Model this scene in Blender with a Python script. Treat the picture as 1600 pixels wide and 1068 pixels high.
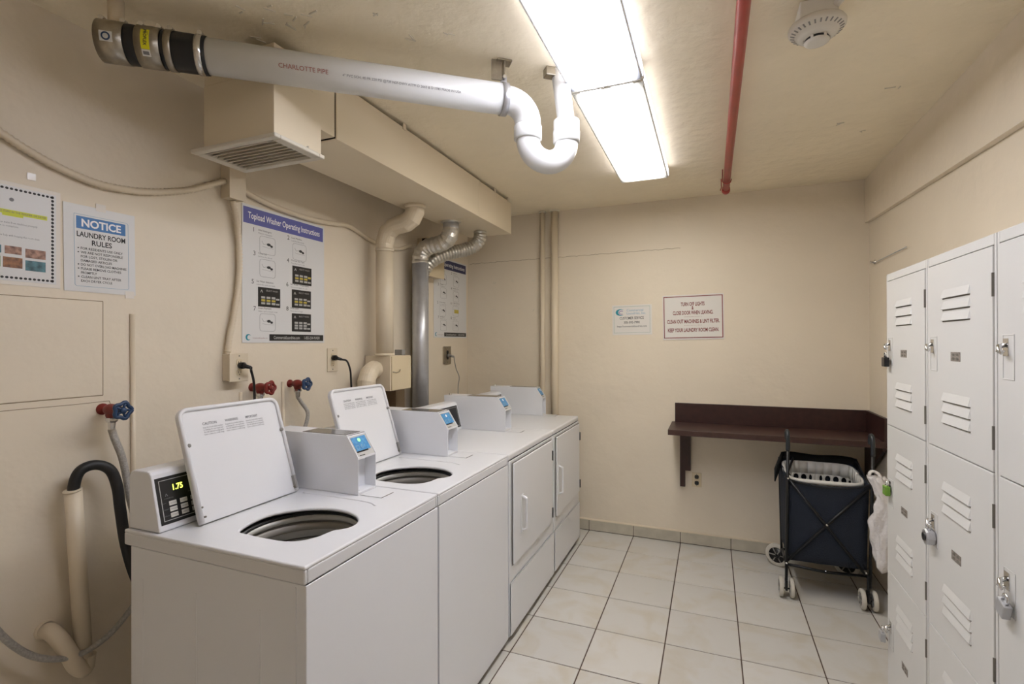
import bpy, math, random
from mathutils import Vector, Matrix
random.seed(7)
for o in list(bpy.data.objects): bpy.data.objects.remove(o)
SC = bpy.context.scene
COL = SC.collection
PI = math.pi

# ------------------------------------------------------------ camera, light
cam = bpy.data.cameras.new('camera'); camo = bpy.data.objects.new('camera', cam); COL.objects.link(camo)
cam.sensor_width = 36; cam.lens = 17.55; cam.clip_start = .02
yaw, pitch, roll = .38, -.002, -.002
fwd = Vector((-math.sin(yaw)*math.cos(pitch), math.cos(yaw)*math.cos(pitch), -math.sin(pitch)))
rgt = Vector((math.cos(yaw), math.sin(yaw), 0)); upv = rgt.cross(fwd)
R = math.cos(roll)*rgt + math.sin(roll)*upv; U = -math.sin(roll)*rgt + math.cos(roll)*upv
camo.matrix_world = Matrix(((R.x, U.x, -fwd.x, .908), (R.y, U.y, -fwd.y, -3.963), (R.z, U.z, -fwd.z, 1.491), (0, 0, 0, 1)))
SC.camera = camo
w = bpy.data.worlds.new('world'); SC.world = w; w.use_nodes = True
w.node_tree.nodes['Background'].inputs[0].default_value = (1, .95, .88, 1)
w.node_tree.nodes['Background'].inputs[1].default_value = .25
LAMP = 10.6                  # radiance of the diffusers above the tubes
vs = SC.view_settings
vs.view_transform = 'Standard'; vs.look = 'None'; vs.gamma = 1; vs.use_curve_mapping = False
vs.exposure = 1.71

# ------------------------------------------------------------ materials
def lin(h):
    if isinstance(h, str):
        c = [int(h[i:i+2], 16)/255 for i in (0, 2, 4)]
    else: c = [v/255 for v in h]
    return tuple((x/12.92 if x <= .04045 else ((x+.055)/1.055)**2.4) for x in c) + (1,)
MATS = {}
def mat(name, col, rough=.5, metal=0, noise=0, nscale=8, bump=0, bscale=60, spec=.5, coat=0, trans=0, col2=None):
    if name in MATS: return MATS[name]
    m = bpy.data.materials.new(name); m.use_nodes = True
    nt = m.node_tree; b = nt.nodes['Principled BSDF']
    c = lin(col)
    b.inputs['Base Color'].default_value = c
    b.inputs['Roughness'].default_value = rough
    b.inputs['Metallic'].default_value = metal
    b.inputs['Specular IOR Level'].default_value = spec
    b.inputs['Coat Weight'].default_value = coat
    b.inputs['Transmission Weight'].default_value = trans
    tc = nt.nodes.new('ShaderNodeTexCoord')
    if noise or col2:
        n = nt.nodes.new('ShaderNodeTexNoise'); n.inputs['Scale'].default_value = nscale; n.inputs['Detail'].default_value = 5
        nt.links.new(tc.outputs['Object'], n.inputs['Vector'])
        r = nt.nodes.new('ShaderNodeValToRGB')
        c2 = lin(col2) if col2 else tuple(max(0, v*(1-noise)) for v in c[:3])+(1,)
        r.color_ramp.elements[0].position = .3; r.color_ramp.elements[0].color = c2
        r.color_ramp.elements[1].position = .7; r.color_ramp.elements[1].color = c
        nt.links.new(n.outputs['Fac'], r.inputs['Fac']); nt.links.new(r.outputs['Color'], b.inputs['Base Color'])
    if bump:
        n2 = nt.nodes.new('ShaderNodeTexNoise'); n2.inputs['Scale'].default_value = bscale; n2.inputs['Detail'].default_value = 4
        nt.links.new(tc.outputs['Object'], n2.inputs['Vector'])
        bp = nt.nodes.new('ShaderNodeBump'); bp.inputs['Strength'].default_value = bump; bp.inputs['Distance'].default_value = .01
        nt.links.new(n2.outputs['Fac'], bp.inputs['Height']); nt.links.new(bp.outputs['Normal'], b.inputs['Normal'])
    MATS[name] = m
    return m
WALL = mat('wall_paint', 'e6dac6', .5, bump=.7, bscale=7, noise=.05, nscale=2.5)
CEIL = mat('ceiling_paint', 'f8ecd2', .6, bump=.8, bscale=14, noise=.06, nscale=3)
PAINT = mat('beige_gloss_paint', 'ded0b8', .4, bump=.15, bscale=20, noise=.04, nscale=5)
DUCTP = mat('duct_paint', 'e0d2b8', .38, bump=.06, bscale=4)
ENAM = mat('white_enamel', 'e3e4e8', .28, bump=.03, bscale=5, coat=.2)
ENAM2 = mat('white_enamel_top', 'dcdcde', .32, bump=.02, bscale=4, coat=.15)
LIDM = mat('lid_enamel', 'dfdfe1', .35)
GREYP = mat('grey_plastic', '8d8b87', .45)
LGREY = mat('light_grey_plastic', 'b9b7b3', .4)
DRUM = mat('drum_steel', 'c2c0ba', .35, metal=.1)
DRUML = mat('drum_plastic', 'dedcd7', .22)
TAUPE = mat('drum_taupe', 'a8a39a', .35)
BLACK = mat('black_plastic', '141416', .35)
RUBBER = mat('black_rubber', '17181a', .5)
DARKGAP = mat('dark_gap', '1a1614', .9)
PANEL = mat('panel_black', '1c1c1e', .3)
KEY = mat('key_cream', 'd9d6cf', .5)
LINEW = mat('line_grey', 'b4b4b2', .5)
CHROME = mat('chrome', 'd8d8d8', .16, metal=1)
STEEL = mat('galvanised_steel', 'c2c3c7', .36, metal=.6, noise=.15, nscale=18, bump=.1, bscale=30)
BRUSH = mat('clamp_steel', 'b0a99c', .32, metal=1, noise=.3, nscale=30)
FOIL = mat('foil', 'd0cdc6', .28, metal=.85, bump=.5, bscale=40)
BRAID = mat('braided_steel', 'c4c1bc', .4, metal=.55, bump=.5, bscale=300, noise=.3, nscale=160)
PVC = mat('white_pvc', 'dededc', .42, noise=.03, nscale=6)
REDP = mat('red_pipe_paint', 'b2403a', .35, noise=.2, nscale=10)
REDV = mat('red_valve', '7e2822', .4)
BLUEV = mat('blue_wheel', '2a4264', .35)
PAPER = mat('paper', 'dcdcdc', .35)
PAPER2 = mat('sign_white', 'e0dcd6', .4)
INK = mat('ink_black', '2c2c2e', .6)
INKG = mat('ink_grey', '7c7c80', .6)
PURP = mat('banner_purple', '5f62a8', .5)
NAVYB = mat('banner_navy', '33365e', .5)
BLUEN = mat('notice_blue', '3f78b4', .45)
WHITEP = mat('print_white', 'f0f0f2', .5)
MAROON = mat('maroon_ink', '7c2a2a', .5)
TEAL = mat('logo_teal', '2f8ea0', .5)
LILAC = mat('logo_lilac', 'a08fb4', .5)
LBLUE = mat('logo_blue', '7fa6c0', .5)
YELL = mat('highlight_yellow', 'd6dc4a', .6)
YELS = mat('sticker_yellow', 'e6e01c', .5)
WOOD = mat('dark_laminate', '3c2320', .38, noise=.35, nscale=30, bump=.05)
WOODT = mat('dark_laminate_top', '48302a', .42, noise=.3, nscale=25)
NAVY = mat('navy_fabric', '1c2433', .85, bump=.5, bscale=200, noise=.15, nscale=20)
BFAB = mat('black_fabric', '101114', .9, bump=.4, bscale=150)
FRAME = mat('black_tube', '1b1c1f', .35, metal=.3)
TYRE = mat('grey_tyre', 'ccc7bc', .6, noise=.1, nscale=40)
BASKET = mat('basket_white', 'd8d6d2', .4)
BAGM = mat('bag_plastic', 'e2dedd', .3, bump=.6, bscale=60)
LOCK = mat('locker_cream', 'd9d8d5', .42, noise=.02, nscale=4, bump=.05, bscale=9)
SLOT = mat('slot_shadow_gap', '77736b', .8)
PLATE = mat('number_plate', 'a0968e', .4, metal=.2, noise=.5, nscale=120)
GREEN = mat('green_plastic', '6d9a30', .45)
IVORY = mat('ivory_plastic', 'd8c8a8', .4)
DETECT = mat('detector_white', 'ded9cf', .45)
BASET = mat('base_tile', 'c6bfae', .35, noise=.18, nscale=12)
GROUT = mat('grout', '625248', .9, noise=.3, nscale=30)
CHIP = mat('bare_plaster', 'ded6c4', .9)
CRACK = mat('crack', '94836a', .9)
BARK = mat('yellow_key', 'c2b04a', .5)
ORANGE = mat('photo_orange', 'b27a50', .5, col2='4a3a34', nscale=60, noise=.1)
SKIN = mat('photo_pink', 'c49a86', .5, col2='5a4038', nscale=60, noise=.1)
AQUA = mat('photo_aqua', '5f8f9a', .5, col2='39545c', nscale=60, noise=.1)
TAPE = mat('clear_tape', 'e8e2da', .12)

def emis(name, col, s):
    m = bpy.data.materials.new(name); m.use_nodes = True; nt = m.node_tree; nt.nodes.clear()
    e = nt.nodes.new('ShaderNodeEmission'); e.inputs[0].default_value = lin(col); e.inputs[1].default_value = s
    o = nt.nodes.new('ShaderNodeOutputMaterial'); nt.links.new(e.outputs[0], o.inputs[0]); MATS[name] = m
    return m
LED = emis('led_digits', 'd8e84a', 1.6)
BLUESCR = mat('blue_screen', '4f9acb', .3, col2='3279b4', nscale=90)
GREENL = emis('green_lamp', '7fe07a', 1.0)

def lampmat(name, col, s, half):
    """fluorescent diffuser: two tubes run lengthwise behind it, so it gives off more light above them"""
    m = bpy.data.materials.new(name); m.use_nodes = True; nt = m.node_tree; nt.nodes.clear()
    tc = nt.nodes.new('ShaderNodeTexCoord'); sx = nt.nodes.new('ShaderNodeSeparateXYZ'); nt.links.new(tc.outputs['Object'], sx.inputs[0])
    ab = nt.nodes.new('ShaderNodeMath'); ab.operation = 'ABSOLUTE'; nt.links.new(sx.outputs['X'], ab.inputs[0])
    rp = nt.nodes.new('ShaderNodeValToRGB'); cr = rp.color_ramp; cr.interpolation = 'B_SPLINE'
    dv = nt.nodes.new('ShaderNodeMath'); dv.operation = 'DIVIDE'; nt.links.new(ab.outputs[0], dv.inputs[0]); dv.inputs[1].default_value = half
    nt.links.new(dv.outputs[0], rp.inputs[0])
    cr.elements[0].position = 0; cr.elements[0].color = (.55,)*3+(1,)
    cr.elements[1].position = 1; cr.elements[1].color = (.018,)*3+(1,)
    for p, v in ((.4, 1), (.6, .85), (.8, .22), (.9, .06)):
        e = cr.elements.new(p); e.color = (v,)*3+(1,)
    # ends fade where the tubes stop
    ay = nt.nodes.new('ShaderNodeMath'); ay.operation = 'ABSOLUTE'; nt.links.new(sx.outputs['Y'], ay.inputs[0])
    mr = nt.nodes.new('ShaderNodeMapRange'); mr.inputs['From Min'].default_value = .5; mr.inputs['From Max'].default_value = .62
    mr.inputs['To Min'].default_value = 1; mr.inputs['To Max'].default_value = .02; nt.links.new(ay.outputs[0], mr.inputs['Value'])
    mu = nt.nodes.new('ShaderNodeMath'); mu.operation = 'MULTIPLY'; nt.links.new(rp.outputs['Color'], mu.inputs[0]); nt.links.new(mr.outputs[0], mu.inputs[1])
    ms = nt.nodes.new('ShaderNodeMath'); ms.operation = 'MULTIPLY'; nt.links.new(mu.outputs[0], ms.inputs[0]); ms.inputs[1].default_value = s
    e = nt.nodes.new('ShaderNodeEmission'); e.inputs[0].default_value = lin(col); nt.links.new(ms.outputs[0], e.inputs[1])
    o = nt.nodes.new('ShaderNodeOutputMaterial'); nt.links.new(e.outputs[0], o.inputs[0])
    return m

def tilemat():
    m = bpy.data.materials.new('floor_tile'); m.use_nodes = True; nt = m.node_tree; b = nt.nodes['Principled BSDF']
    oi = nt.nodes.new('ShaderNodeObjectInfo'); tc = nt.nodes.new('ShaderNodeTexCoord')
    ad = nt.nodes.new('ShaderNodeVectorMath'); ad.operation = 'ADD'
    sc = nt.nodes.new('ShaderNodeVectorMath'); sc.operation = 'SCALE'; sc.inputs['Scale'].default_value = 37
    cx = nt.nodes.new('ShaderNodeCombineXYZ')
    for i in range(3): nt.links.new(oi.outputs['Random'], cx.inputs[i])
    nt.links.new(cx.outputs[0], sc.inputs[0]); nt.links.new(tc.outputs['Object'], ad.inputs[0]); nt.links.new(sc.outputs[0], ad.inputs[1])
    n = nt.nodes.new('ShaderNodeTexNoise'); n.inputs['Scale'].default_value = 5; n.inputs['Detail'].default_value = 7; n.inputs['Distortion'].default_value = .8
    nt.links.new(ad.outputs[0], n.inputs['Vector'])
    r = nt.nodes.new('ShaderNodeValToRGB')
    r.color_ramp.elements[0].position = .3; r.color_ramp.elements[0].color = lin('c9c2b4')
    r.color_ramp.elements[1].position = .52; r.color_ramp.elements[1].color = lin('d0cdc7')
    nt.links.new(n.outputs['Fac'], r.inputs[0])
    mx = nt.nodes.new('ShaderNodeMix'); mx.data_type = 'RGBA'; mx.blend_type = 'MULTIPLY'; mx.inputs[0].default_value = 1
    mr = nt.nodes.new('ShaderNodeMapRange'); mr.inputs['To Min'].default_value = .93; mr.inputs['To Max'].default_value = 1.0
    nt.links.new(oi.outputs['Random'], mr.inputs['Value'])
    nt.links.new(r.outputs[0], mx.inputs[6]); nt.links.new(mr.outputs[0], mx.inputs[7]); nt.links.new(mx.outputs[2], b.inputs['Base Color'])
    b.inputs['Roughness'].default_value = .32
    return m
TILE = tilemat()

# ------------------------------------------------------------ mesh helpers
def rootpos(o):
    p = Vector((0, 0, 0))
    while o is not None:
        p = p + o.location; o = o.parent
    return p
STUFF = {'lettering', 'diagrams', 'symbols', 'panel_keys', 'yellow_keys', 'dark_panels', 'tagline', 'logo_lettering', 'border', 'slots', 'highlight', 'paint_chips', 'stripe'}
class M:
    def __init__(s): s.v = []; s.f = []; s.sm = []
    def add(s, vs_, fs, smooth=False):
        b = len(s.v); s.v += [tuple(v) for v in vs_]
        s.f += [tuple(b+i for i in f) for f in fs]; s.sm += [smooth]*len(fs); return s
    def box(s, x0, x1, y0, y1, z0, z1):
        x0, x1 = sorted((x0, x1)); y0, y1 = sorted((y0, y1)); z0, z1 = sorted((z0, z1))
        return s.add([(x0,y0,z0),(x1,y0,z0),(x1,y1,z0),(x0,y1,z0),(x0,y0,z1),(x1,y0,z1),(x1,y1,z1),(x0,y1,z1)],
              [(0,3,2,1),(4,5,6,7),(0,1,5,4),(1,2,6,5),(2,3,7,6),(3,0,4,7)])
    def obox(s, c, ax, ay, az):          # centre and three half-vectors
        c, ax, ay, az = map(Vector, (c, ax, ay, az))
        vs_ = [c-ax-ay-az, c+ax-ay-az, c+ax+ay-az, c-ax+ay-az, c-ax-ay+az, c+ax-ay+az, c+ax+ay+az, c-ax+ay+az]
        return s.add(vs_, [(0,3,2,1),(4,5,6,7),(0,1,5,4),(1,2,6,5),(2,3,7,6),(3,0,4,7)])
    def prism(s, poly, fn, a, b, smooth=False):     # poly of 2d points, fn(u,v,w)->xyz, extruded w=a..b
        n = len(poly)
        vs_ = [fn(u, v, a) for u, v in poly] + [fn(u, v, b) for u, v in poly]
        fs = [tuple(range(n))[::-1], tuple(range(n, 2*n))]
        k = len(s.f)
        s.add(vs_, fs)
        base = len(s.v)-2*n
        for i in range(n):
            j = (i+1) % n; s.f.append((base+i, base+j, base+n+j, base+n+i)); s.sm.append(smooth)
        return s
    def tube(s, pts, r, n=14, cap=True, smooth=True, flat=None):
        pts = [Vector(p) for p in pts]; N = len(pts)
        rs = r if isinstance(r, (list, tuple)) else [r]*N
        t0 = (pts[1]-pts[0]).normalized()
        ref = Vector((0, 0, 1)) if abs(t0.z) < .9 else Vector((1, 0, 0))
        nrm = (ref - t0*ref.dot(t0)).normalized(); rings = []
        for i in range(N):
            if i == 0: t = t0
            elif i == N-1: t = (pts[i]-pts[i-1])
            else: t = (pts[i+1]-pts[i-1])
            if t.length < 1e-9: t = t0
            t = t.normalized(); nrm = (nrm - t*nrm.dot(t))
            if nrm.length < 1e-6: nrm = t.orthogonal()
            nrm.normalize(); bn = t.cross(nrm)
            rings.append([pts[i] + (nrm*math.cos(2*PI*k/n) + bn*math.sin(2*PI*k/n))*rs[i] for k in range(n)])
        b = len(s.v)
        for rg in rings: s.v += [tuple(p) for p in rg]
        for i in range(N-1):
            for k in range(n):
                k2 = (k+1) % n
                s.f.append((b+i*n+k, b+i*n+k2, b+(i+1)*n+k2, b+(i+1)*n+k)); s.sm.append(smooth)
        if cap:
            s.f.append(tuple(b+k for k in range(n))[::-1]); s.sm.append(False)
            s.f.append(tuple(b+(N-1)*n+k for k in range(n))); s.sm.append(False)
        return s
    def cyl(s, a, b, r, n=20, smooth=True): return s.tube([a, b], r, n, True, smooth)
    def lathe(s, c, axis, prof, n=28, smooth=True):    # prof: (radius, height along axis)
        c = Vector(c); ax = Vector(axis).normalized(); e1 = ax.orthogonal().normalized(); e2 = ax.cross(e1)
        b = len(s.v)
        for r, h in prof:
            for k in range(n):
                a = 2*PI*k/n; s.v.append(tuple(c + ax*h + (e1*math.cos(a)+e2*math.sin(a))*max(r, 1e-4)))
        for i in range(len(prof)-1):
            for k in range(n):
                k2 = (k+1) % n; s.f.append((b+i*n+k, b+i*n+k2, b+(i+1)*n+k2, b+(i+1)*n+k)); s.sm.append(smooth)
        return s
    def torus(s, c, axis, Rr, r, n=24, m=8):
        c = Vector(c); ax = Vector(axis).normalized(); e1 = ax.orthogonal().normalized(); e2 = ax.cross(e1)
        return s.tube([c + (e1*math.cos(2*PI*k/n)+e2*math.sin(2*PI*k/n))*Rr for k in range(n+1)], r, m, False)
    def build(s, name, m, parent=None, bevel=0, seg=2, origin=None):
        me = bpy.data.meshes.new(name)
        if parent is not None: off = rootpos(parent); loc = Vector((0, 0, 0))
        else:
            if origin is None:
                xs = [v[0] for v in s.v]; ys = [v[1] for v in s.v]; zs = [v[2] for v in s.v]
                origin = ((min(xs)+max(xs))/2, (min(ys)+max(ys))/2, min(zs))
            off = Vector(origin); loc = off
        me.from_pydata([(v[0]-off.x, v[1]-off.y, v[2]-off.z) for v in s.v], [], s.f)
        me.polygons.foreach_set('use_smooth', s.sm); me.update()
        import bmesh
        bm = bmesh.new(); bm.from_mesh(me); bmesh.ops.recalc_face_normals(bm, faces=bm.faces); bm.to_mesh(me); bm.free()
        me.materials.append(m)
        o = bpy.data.objects.new(name, me); COL.objects.link(o); o.location = loc
        if parent is not None: o.parent = parent
        if name in STUFF: o['kind'] = 'stuff'
        if bevel:
            md = o.modifiers.new('bevel', 'BEVEL'); md.width = bevel; md.segments = seg; md.limit_method = 'ANGLE'; md.angle_limit = math.radians(40)
        return o
def tag(o, label=None, cat=None, group=None, kind=None):
    for k, v in (('label', label), ('category', cat), ('group', group), ('kind', kind)):
        if v: o[k] = v
    return o
def thing(name, label, cat, loc, group=None):
    o = bpy.data.objects.new(name, None); COL.objects.link(o); o.location = loc; o.empty_display_size = .1
    return tag(o, label, cat, group)
def structure(o): o['kind'] = 'structure'; return o

class Fr:
    """flat frame on a wall or panel: origin, right, up, outward normal"""
    def __init__(s, o, r, u):
        s.o = Vector(o); s.r = Vector(r).normalized(); s.u = Vector(u).normalized(); s.n = s.r.cross(s.u).normalized()
    def p(s, u, v, d=0): return s.o + s.r*u + s.u*v + s.n*d
    def rect(s, m, u0, u1, v0, v1, d0, d1):
        c = s.p((u0+u1)/2, (v0+v1)/2, (d0+d1)/2)
        return m.obox(c, s.r*(u1-u0)/2, s.u*(v1-v0)/2, s.n*(d1-d0)/2)
    def frame(s, m, u0, u1, v0, v1, t, d0, d1):
        s.rect(m, u0, u1, v0, v0+t, d0, d1); s.rect(m, u0, u1, v1-t, v1, d0, d1)
        s.rect(m, u0, u0+t, v0+t, v1-t, d0, d1); s.rect(m, u1-t, u1, v0+t, v1-t, d0, d1); return m
    def line(s, m, pts, t, d0, d1):
        for (a, b), (c, d) in zip(pts, pts[1:]):
            A = s.p(a, b, (d0+d1)/2); B = s.p(c, d, (d0+d1)/2); dr = (B-A)
            if dr.length < 1e-6: continue
            m.obox((A+B)/2, dr/2, s.n.cross(dr.normalized())*t/2, s.n*(d1-d0)/2)
        return m
    def disc(s, m, u, v, ru, rv, d0, d1, n=20):
        m.prism([(u+ru*math.cos(2*PI*k/n), v+rv*math.sin(2*PI*k/n)) for k in range(n)], lambda a, b, w: s.p(a, b, w), d0, d1); return m
_tc = {}
def text(m, fr, s, u, v, size, d, align='LEFT', bold=0, width=None):
    res = 3 if size >= .02 else (2 if size > .011 else 1)
    """flat lettering laid into frame fr; u,v is the baseline start/centre; width squeezes to fit"""
    key = (s, bold, res)
    if key not in _tc:
        cu = bpy.data.curves.new('t', 'FONT'); cu.body = s; cu.size = 1; cu.resolution_u = res; cu.offset = bold
        to = bpy.data.objects.new('t', cu); COL.objects.link(to); bpy.context.view_layer.update()
        dg = bpy.context.evaluated_depsgraph_get(); me = bpy.data.meshes.new_from_object(to.evaluated_get(dg))
        _tc[key] = ([(a.co.x, a.co.y) for a in me.vertices], [tuple(p.vertices) for p in me.polygons])
        bpy.data.objects.remove(to); bpy.data.curves.remove(cu); bpy.data.meshes.remove(me)
    vs_, fs = _tc[key]
    if not vs_: return m
    x0 = min(a[0] for a in vs_); x1 = max(a[0] for a in vs_); W = (x1-x0)*size
    k = 1.0
    if width: k = width/W; W = width
    sh = {'LEFT': 0, 'CENTER': -W/2, 'RIGHT': -W}[align]
    m.add([fr.p(u+sh+(a-x0)*size*k, v+b*size, d) for a, b in vs_], fs); return m
def arc(c, a, b, t0, t1, n):     # points c + a*cos + b*sin
    c, a, b = Vector(c), Vector(a), Vector(b)
    return [c + a*math.cos(t0+(t1-t0)*i/n) + b*math.sin(t0+(t1-t0)*i/n) for i in range(n+1)]
def smoothpath(pts, k=8):
    P = [Vector(p) for p in pts]; P = [P[0]*2-P[1]] + P + [P[-1]*2-P[-2]]; out = []
    for i in range(1, len(P)-2):
        for j in range(k):
            t = j/k; a, b, c, d = P[i-1], P[i], P[i+1], P[i+2]
            out.append(.5*((2*b) + (c-a)*t + (2*a-5*b+4*c-d)*t*t + (3*b-a-3*c+d)*t**3))
    out.append(P[-2]); return out
def ribbed(pts, r, amp, step):
    """resample path and alternate the radius for corrugated conduit"""
    P = [Vector(p) for p in pts]; L = [0]
    for a, b in zip(P, P[1:]): L.append(L[-1]+(b-a).length)
    n = max(4, int(L[-1]/step)); out = []; rs = []; j = 0
    for i in range(n+1):
        d = L[-1]*i/n
        while j < len(L)-2 and L[j+1] < d: j += 1
        t = (d-L[j])/max(1e-9, L[j+1]-L[j]); out.append(P[j].lerp(P[j+1], t)); rs.append(r+(amp if i % 2 else -amp))
    return out, rs
def rrect(x0, x1, y0, y1, r, n=5, corners=(1, 1, 1, 1)):
    out = []
    for (cx, cy, a0, on) in ((x1, y1, 0, corners[0]), (x0, y1, PI/2, corners[1]), (x0, y0, PI, corners[2]), (x1, y0, 1.5*PI, corners[3])):
        if not on: out.append((cx, cy)); continue
        sx = -1 if cx == x1 else 1; sy = -1 if cy == y1 else 1
        for i in range(n+1):
            a = a0+PI/2*i/n; out.append((cx+sx*r+r*math.cos(a), cy+sy*r+r*math.sin(a)))
    return out

XL, XR, YB, YF, ZC = -1.08, 1.875, -.035, -4.5, 2.567
T = .345
# ------------------------------------------------------------ room shell
floor = structure(M().box(XL-.1, XR+.1, YF-.1, YB+.1, -.12, -.003).build('floor', GROUT, origin=(0, 0, -.003)))
tm = None
for c in range(-4, 6):
    for r in range(0, 17):
        x0, x1 = max(c*T, XL), min((c+1)*T, XR); y1, y0 = min(-r*T, YB), max(-(r+1)*T, YF)
        if x1-x0 < .03 or y1-y0 < .03: continue
        full = (x1-x0 > T-.001) and (y1-y0 > T-.001)
        cx, cy = (x0+x1)/2, (y0+y1)/2
        if full and tm is not None:
            o = bpy.data.objects.new('tile', tm); COL.objects.link(o)
        else:
            g = .003
            o = M().box(-(x1-x0)/2+g, (x1-x0)/2-g, -(y1-y0)/2+g, (y1-y0)/2-g, -.0065, 0).build('tile', TILE, origin=(0, 0, 0), bevel=.0012, seg=1)
            if full: tm = o.data
        if full and not o.modifiers:
            md = o.modifiers.new('bevel', 'BEVEL'); md.width = .0012; md.segments = 1; md.limit_method = 'ANGLE'
        o.parent = floor; o.location = (cx, cy, .003 + random.uniform(-.0004, .0004))
structure(M().box(XL-.1, XR+.1, YF-.1, YB+.1, ZC, ZC+.1).build('ceiling', CEIL))
wb = structure(M().box(XL-.1, XR+.1, YB, YB+.1, 0, ZC).build('wall_back', WALL))
wl = structure(M().box(XL-.1, XL, YF, YB, 0, ZC).build('wall_left', WALL))
wr = structure(M().box(XR, XR+.1, YF, YB, 0, ZC).build('wall_right', WALL))
wf = structure(M().box(XL-.1, XR+.1, YF-.1, YF, 0, ZC).build('wall_front', WALL))
# beam face proud of the right wall under the ceiling; its lower edge drops a little towards the front
so = M()
sv = [(1.852, YB, 2.278), (XR, YB, 2.278), (XR, YB, ZC), (1.852, YB, ZC), (1.835, YF, 2.10), (XR, YF, 2.10), (XR, YF, ZC), (1.835, YF, ZC)]
so.add(sv, [(0,1,2,3), (4,7,6,5), (0,4,5,1), (1,5,6,2), (2,6,7,3), (3,7,4,0)])
structure(so.build('trim_1', WALL))
# baseboard tiles along the back wall, a painted bead on top
bb = structure(M().box(XL, XR, YB-.004, YB, 0, .083).build('baseboard_back', GROUT, origin=(0, YB, 0)))
for c in range(-4, 6):
    x0, x1 = max(c*T, XL), min((c+1)*T, XR)
    if x1-x0 < .03: continue
    M().box(x0+.002, x1-.002, YB-.011, YB-.002, .005, .083).build('tile', BASET, bb, bevel=.0015, seg=1)
M().prism([(0, .083), (-.012, .083), (-.011, .088), (0, .094)], lambda u, v, w_: (w_, YB+u, v), XL, XR).build('bead', PAINT, bb)
# wall blemishes
FB = Fr((0, YB, 0), (1, 0, 0), (0, 0, 1)); FL = Fr((XL, 0, 0), (0, 1, 0), (0, 0, 1)); FRT = Fr((XR, 0, 0), (0, -1, 0), (0, 0, 1))
cr = M(); x = -1.06; z = 2.183; pts = []
while x < .72:
    pts.append((x, z)); x += random.uniform(.01, .03); z = 2.183 + (x+1.06)*.008 + random.uniform(-.003, .003)
FB.line(cr, pts, .0028, -.001, .0006); cr.build('crack', CRACK, wb)
ch = M()
for (x, z) in ((-.82, 2.01), (-.648, 2.02), (-.47, 2.01), (-.83, 1.77), (-.678, 1.75), (-.596, 1.785), (-.471, 1.76), (-.827, 1.494), (-.684, 1.489), (-.455, 1.494)):
    for k in range(3):
        a = random.uniform(0, PI); L = random.uniform(.006, .016)
        u, v = x+random.uniform(-.012, .012), z+random.uniform(-.008, .008)
        FB.line(ch, [(u-L*math.cos(a), v-L*math.sin(a)), (u+L*math.cos(a), v+L*math.sin(a))], .005, -.001, .0012)
o = ch.build('paint_chips', CHIP, wb); o['kind'] = 'stuff'
ch = M(); FC = Fr((0, 0, ZC), (1, 0, 0), (0, -1, 0))
for (x, y) in ((-.501, -2.795), (-.407, -2.767), (-.307, -2.693), (-.425, -2.658), (-.356, -2.656), (-.576, -2.668), (-.119, -2.624), (-.079, -2.46), (.068, -2.448), (1.619, -.938), (1.632, -1.413), (-.47, -2.72), (-.39, -2.71), (1.5, -1.1)):
    for k in range(2):
        a = random.uniform(0, PI); L = random.uniform(.008, .02); u, v = x+random.uniform(-.02, .02), -y+random.uniform(-.02, .02)
        FC.line(ch, [(u-L*math.cos(a), v-L*math.sin(a)), (u+L*math.cos(a), v+L*math.sin(a))], .004, -.001, .003)
o = ch.build('paint_chips', CHIP, bpy.data.objects['ceiling'])
ap = M()
FL.rect(ap, -3.42, -2.868, 1.312, 1.638, 0, .0015)
ap.build('access_panel', WALL, wl, bevel=.0008)
g = M(); FL.line(g, [(-3.42, 1.640), (-2.866, 1.640), (-2.866, 1.310), (-3.42, 1.310)], .0022, -.001, .0006)
FL.line(g, [(-3.42, 1.287), (-3.1, 1.2885), (-2.95, 1.287), (-2.846, 1.2885), (-2.842, 1.275)], .002, -.001, .0006)
g.build('panel_joint', CRACK, wl)
ws = M(); FRT.line(ws, [(.05, 2.005), (.16, 2.0), (.5, 1.9)], .004, 0, .004)

# ------------------------------------------------------------ washers and dryers
XF, XBK, ZT = -.03, -.727, .937
def holedeck(m, x0, x1, y0, y1, zb, zt, hole):
    cx = sum(p[0] for p in hole)/len(hole); cy = sum(p[1] for p in hole)/len(hole)
    corners = [(x0, y0), (x1, y0), (x1, y1), (x0, y1)]
    hs = sorted([(math.atan2(py-cy, px-cx), px, py) for px, py in hole])
    def hit(a):
        dx, dy = math.cos(a), math.sin(a); t = 1e9
        if dx > 1e-9: t = min(t, (x1-cx)/dx)
        if dx < -1e-9: t = min(t, (x0-cx)/dx)
        if dy > 1e-9: t = min(t, (y1-cy)/dy)
        if dy < -1e-9: t = min(t, (y0-cy)/dy)
        return (cx+dx*t, cy+dy*t)
    ring = [(a, px, py, hit(a)) for a, px, py in hs]
    for c in corners:
        a = math.atan2(c[1]-cy, c[0]-cx); k = min(range(len(ring)), key=lambda i: abs(ring[i][0]-a))
        ring[k] = (ring[k][0], ring[k][1], ring[k][2], c)
    n = len(ring)
    V = [(r[1], r[2], zt) for r in ring] + [(r[3][0], r[3][1], zt) for r in ring] + [(r[1], r[2], zb) for r in ring] + [(r[3][0], r[3][1], zb) for r in ring]
    F = []
    for i in range(n):
        j = (i+1) % n
        F += [(i, j, n+j, n+i), (2*n+i, 3*n+i, 3*n+j, 2*n+j), (i, 2*n+i, 2*n+j, j), (n+i, n+j, 3*n+j, 3*n+i)]
    m.add(V, F)
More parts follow.
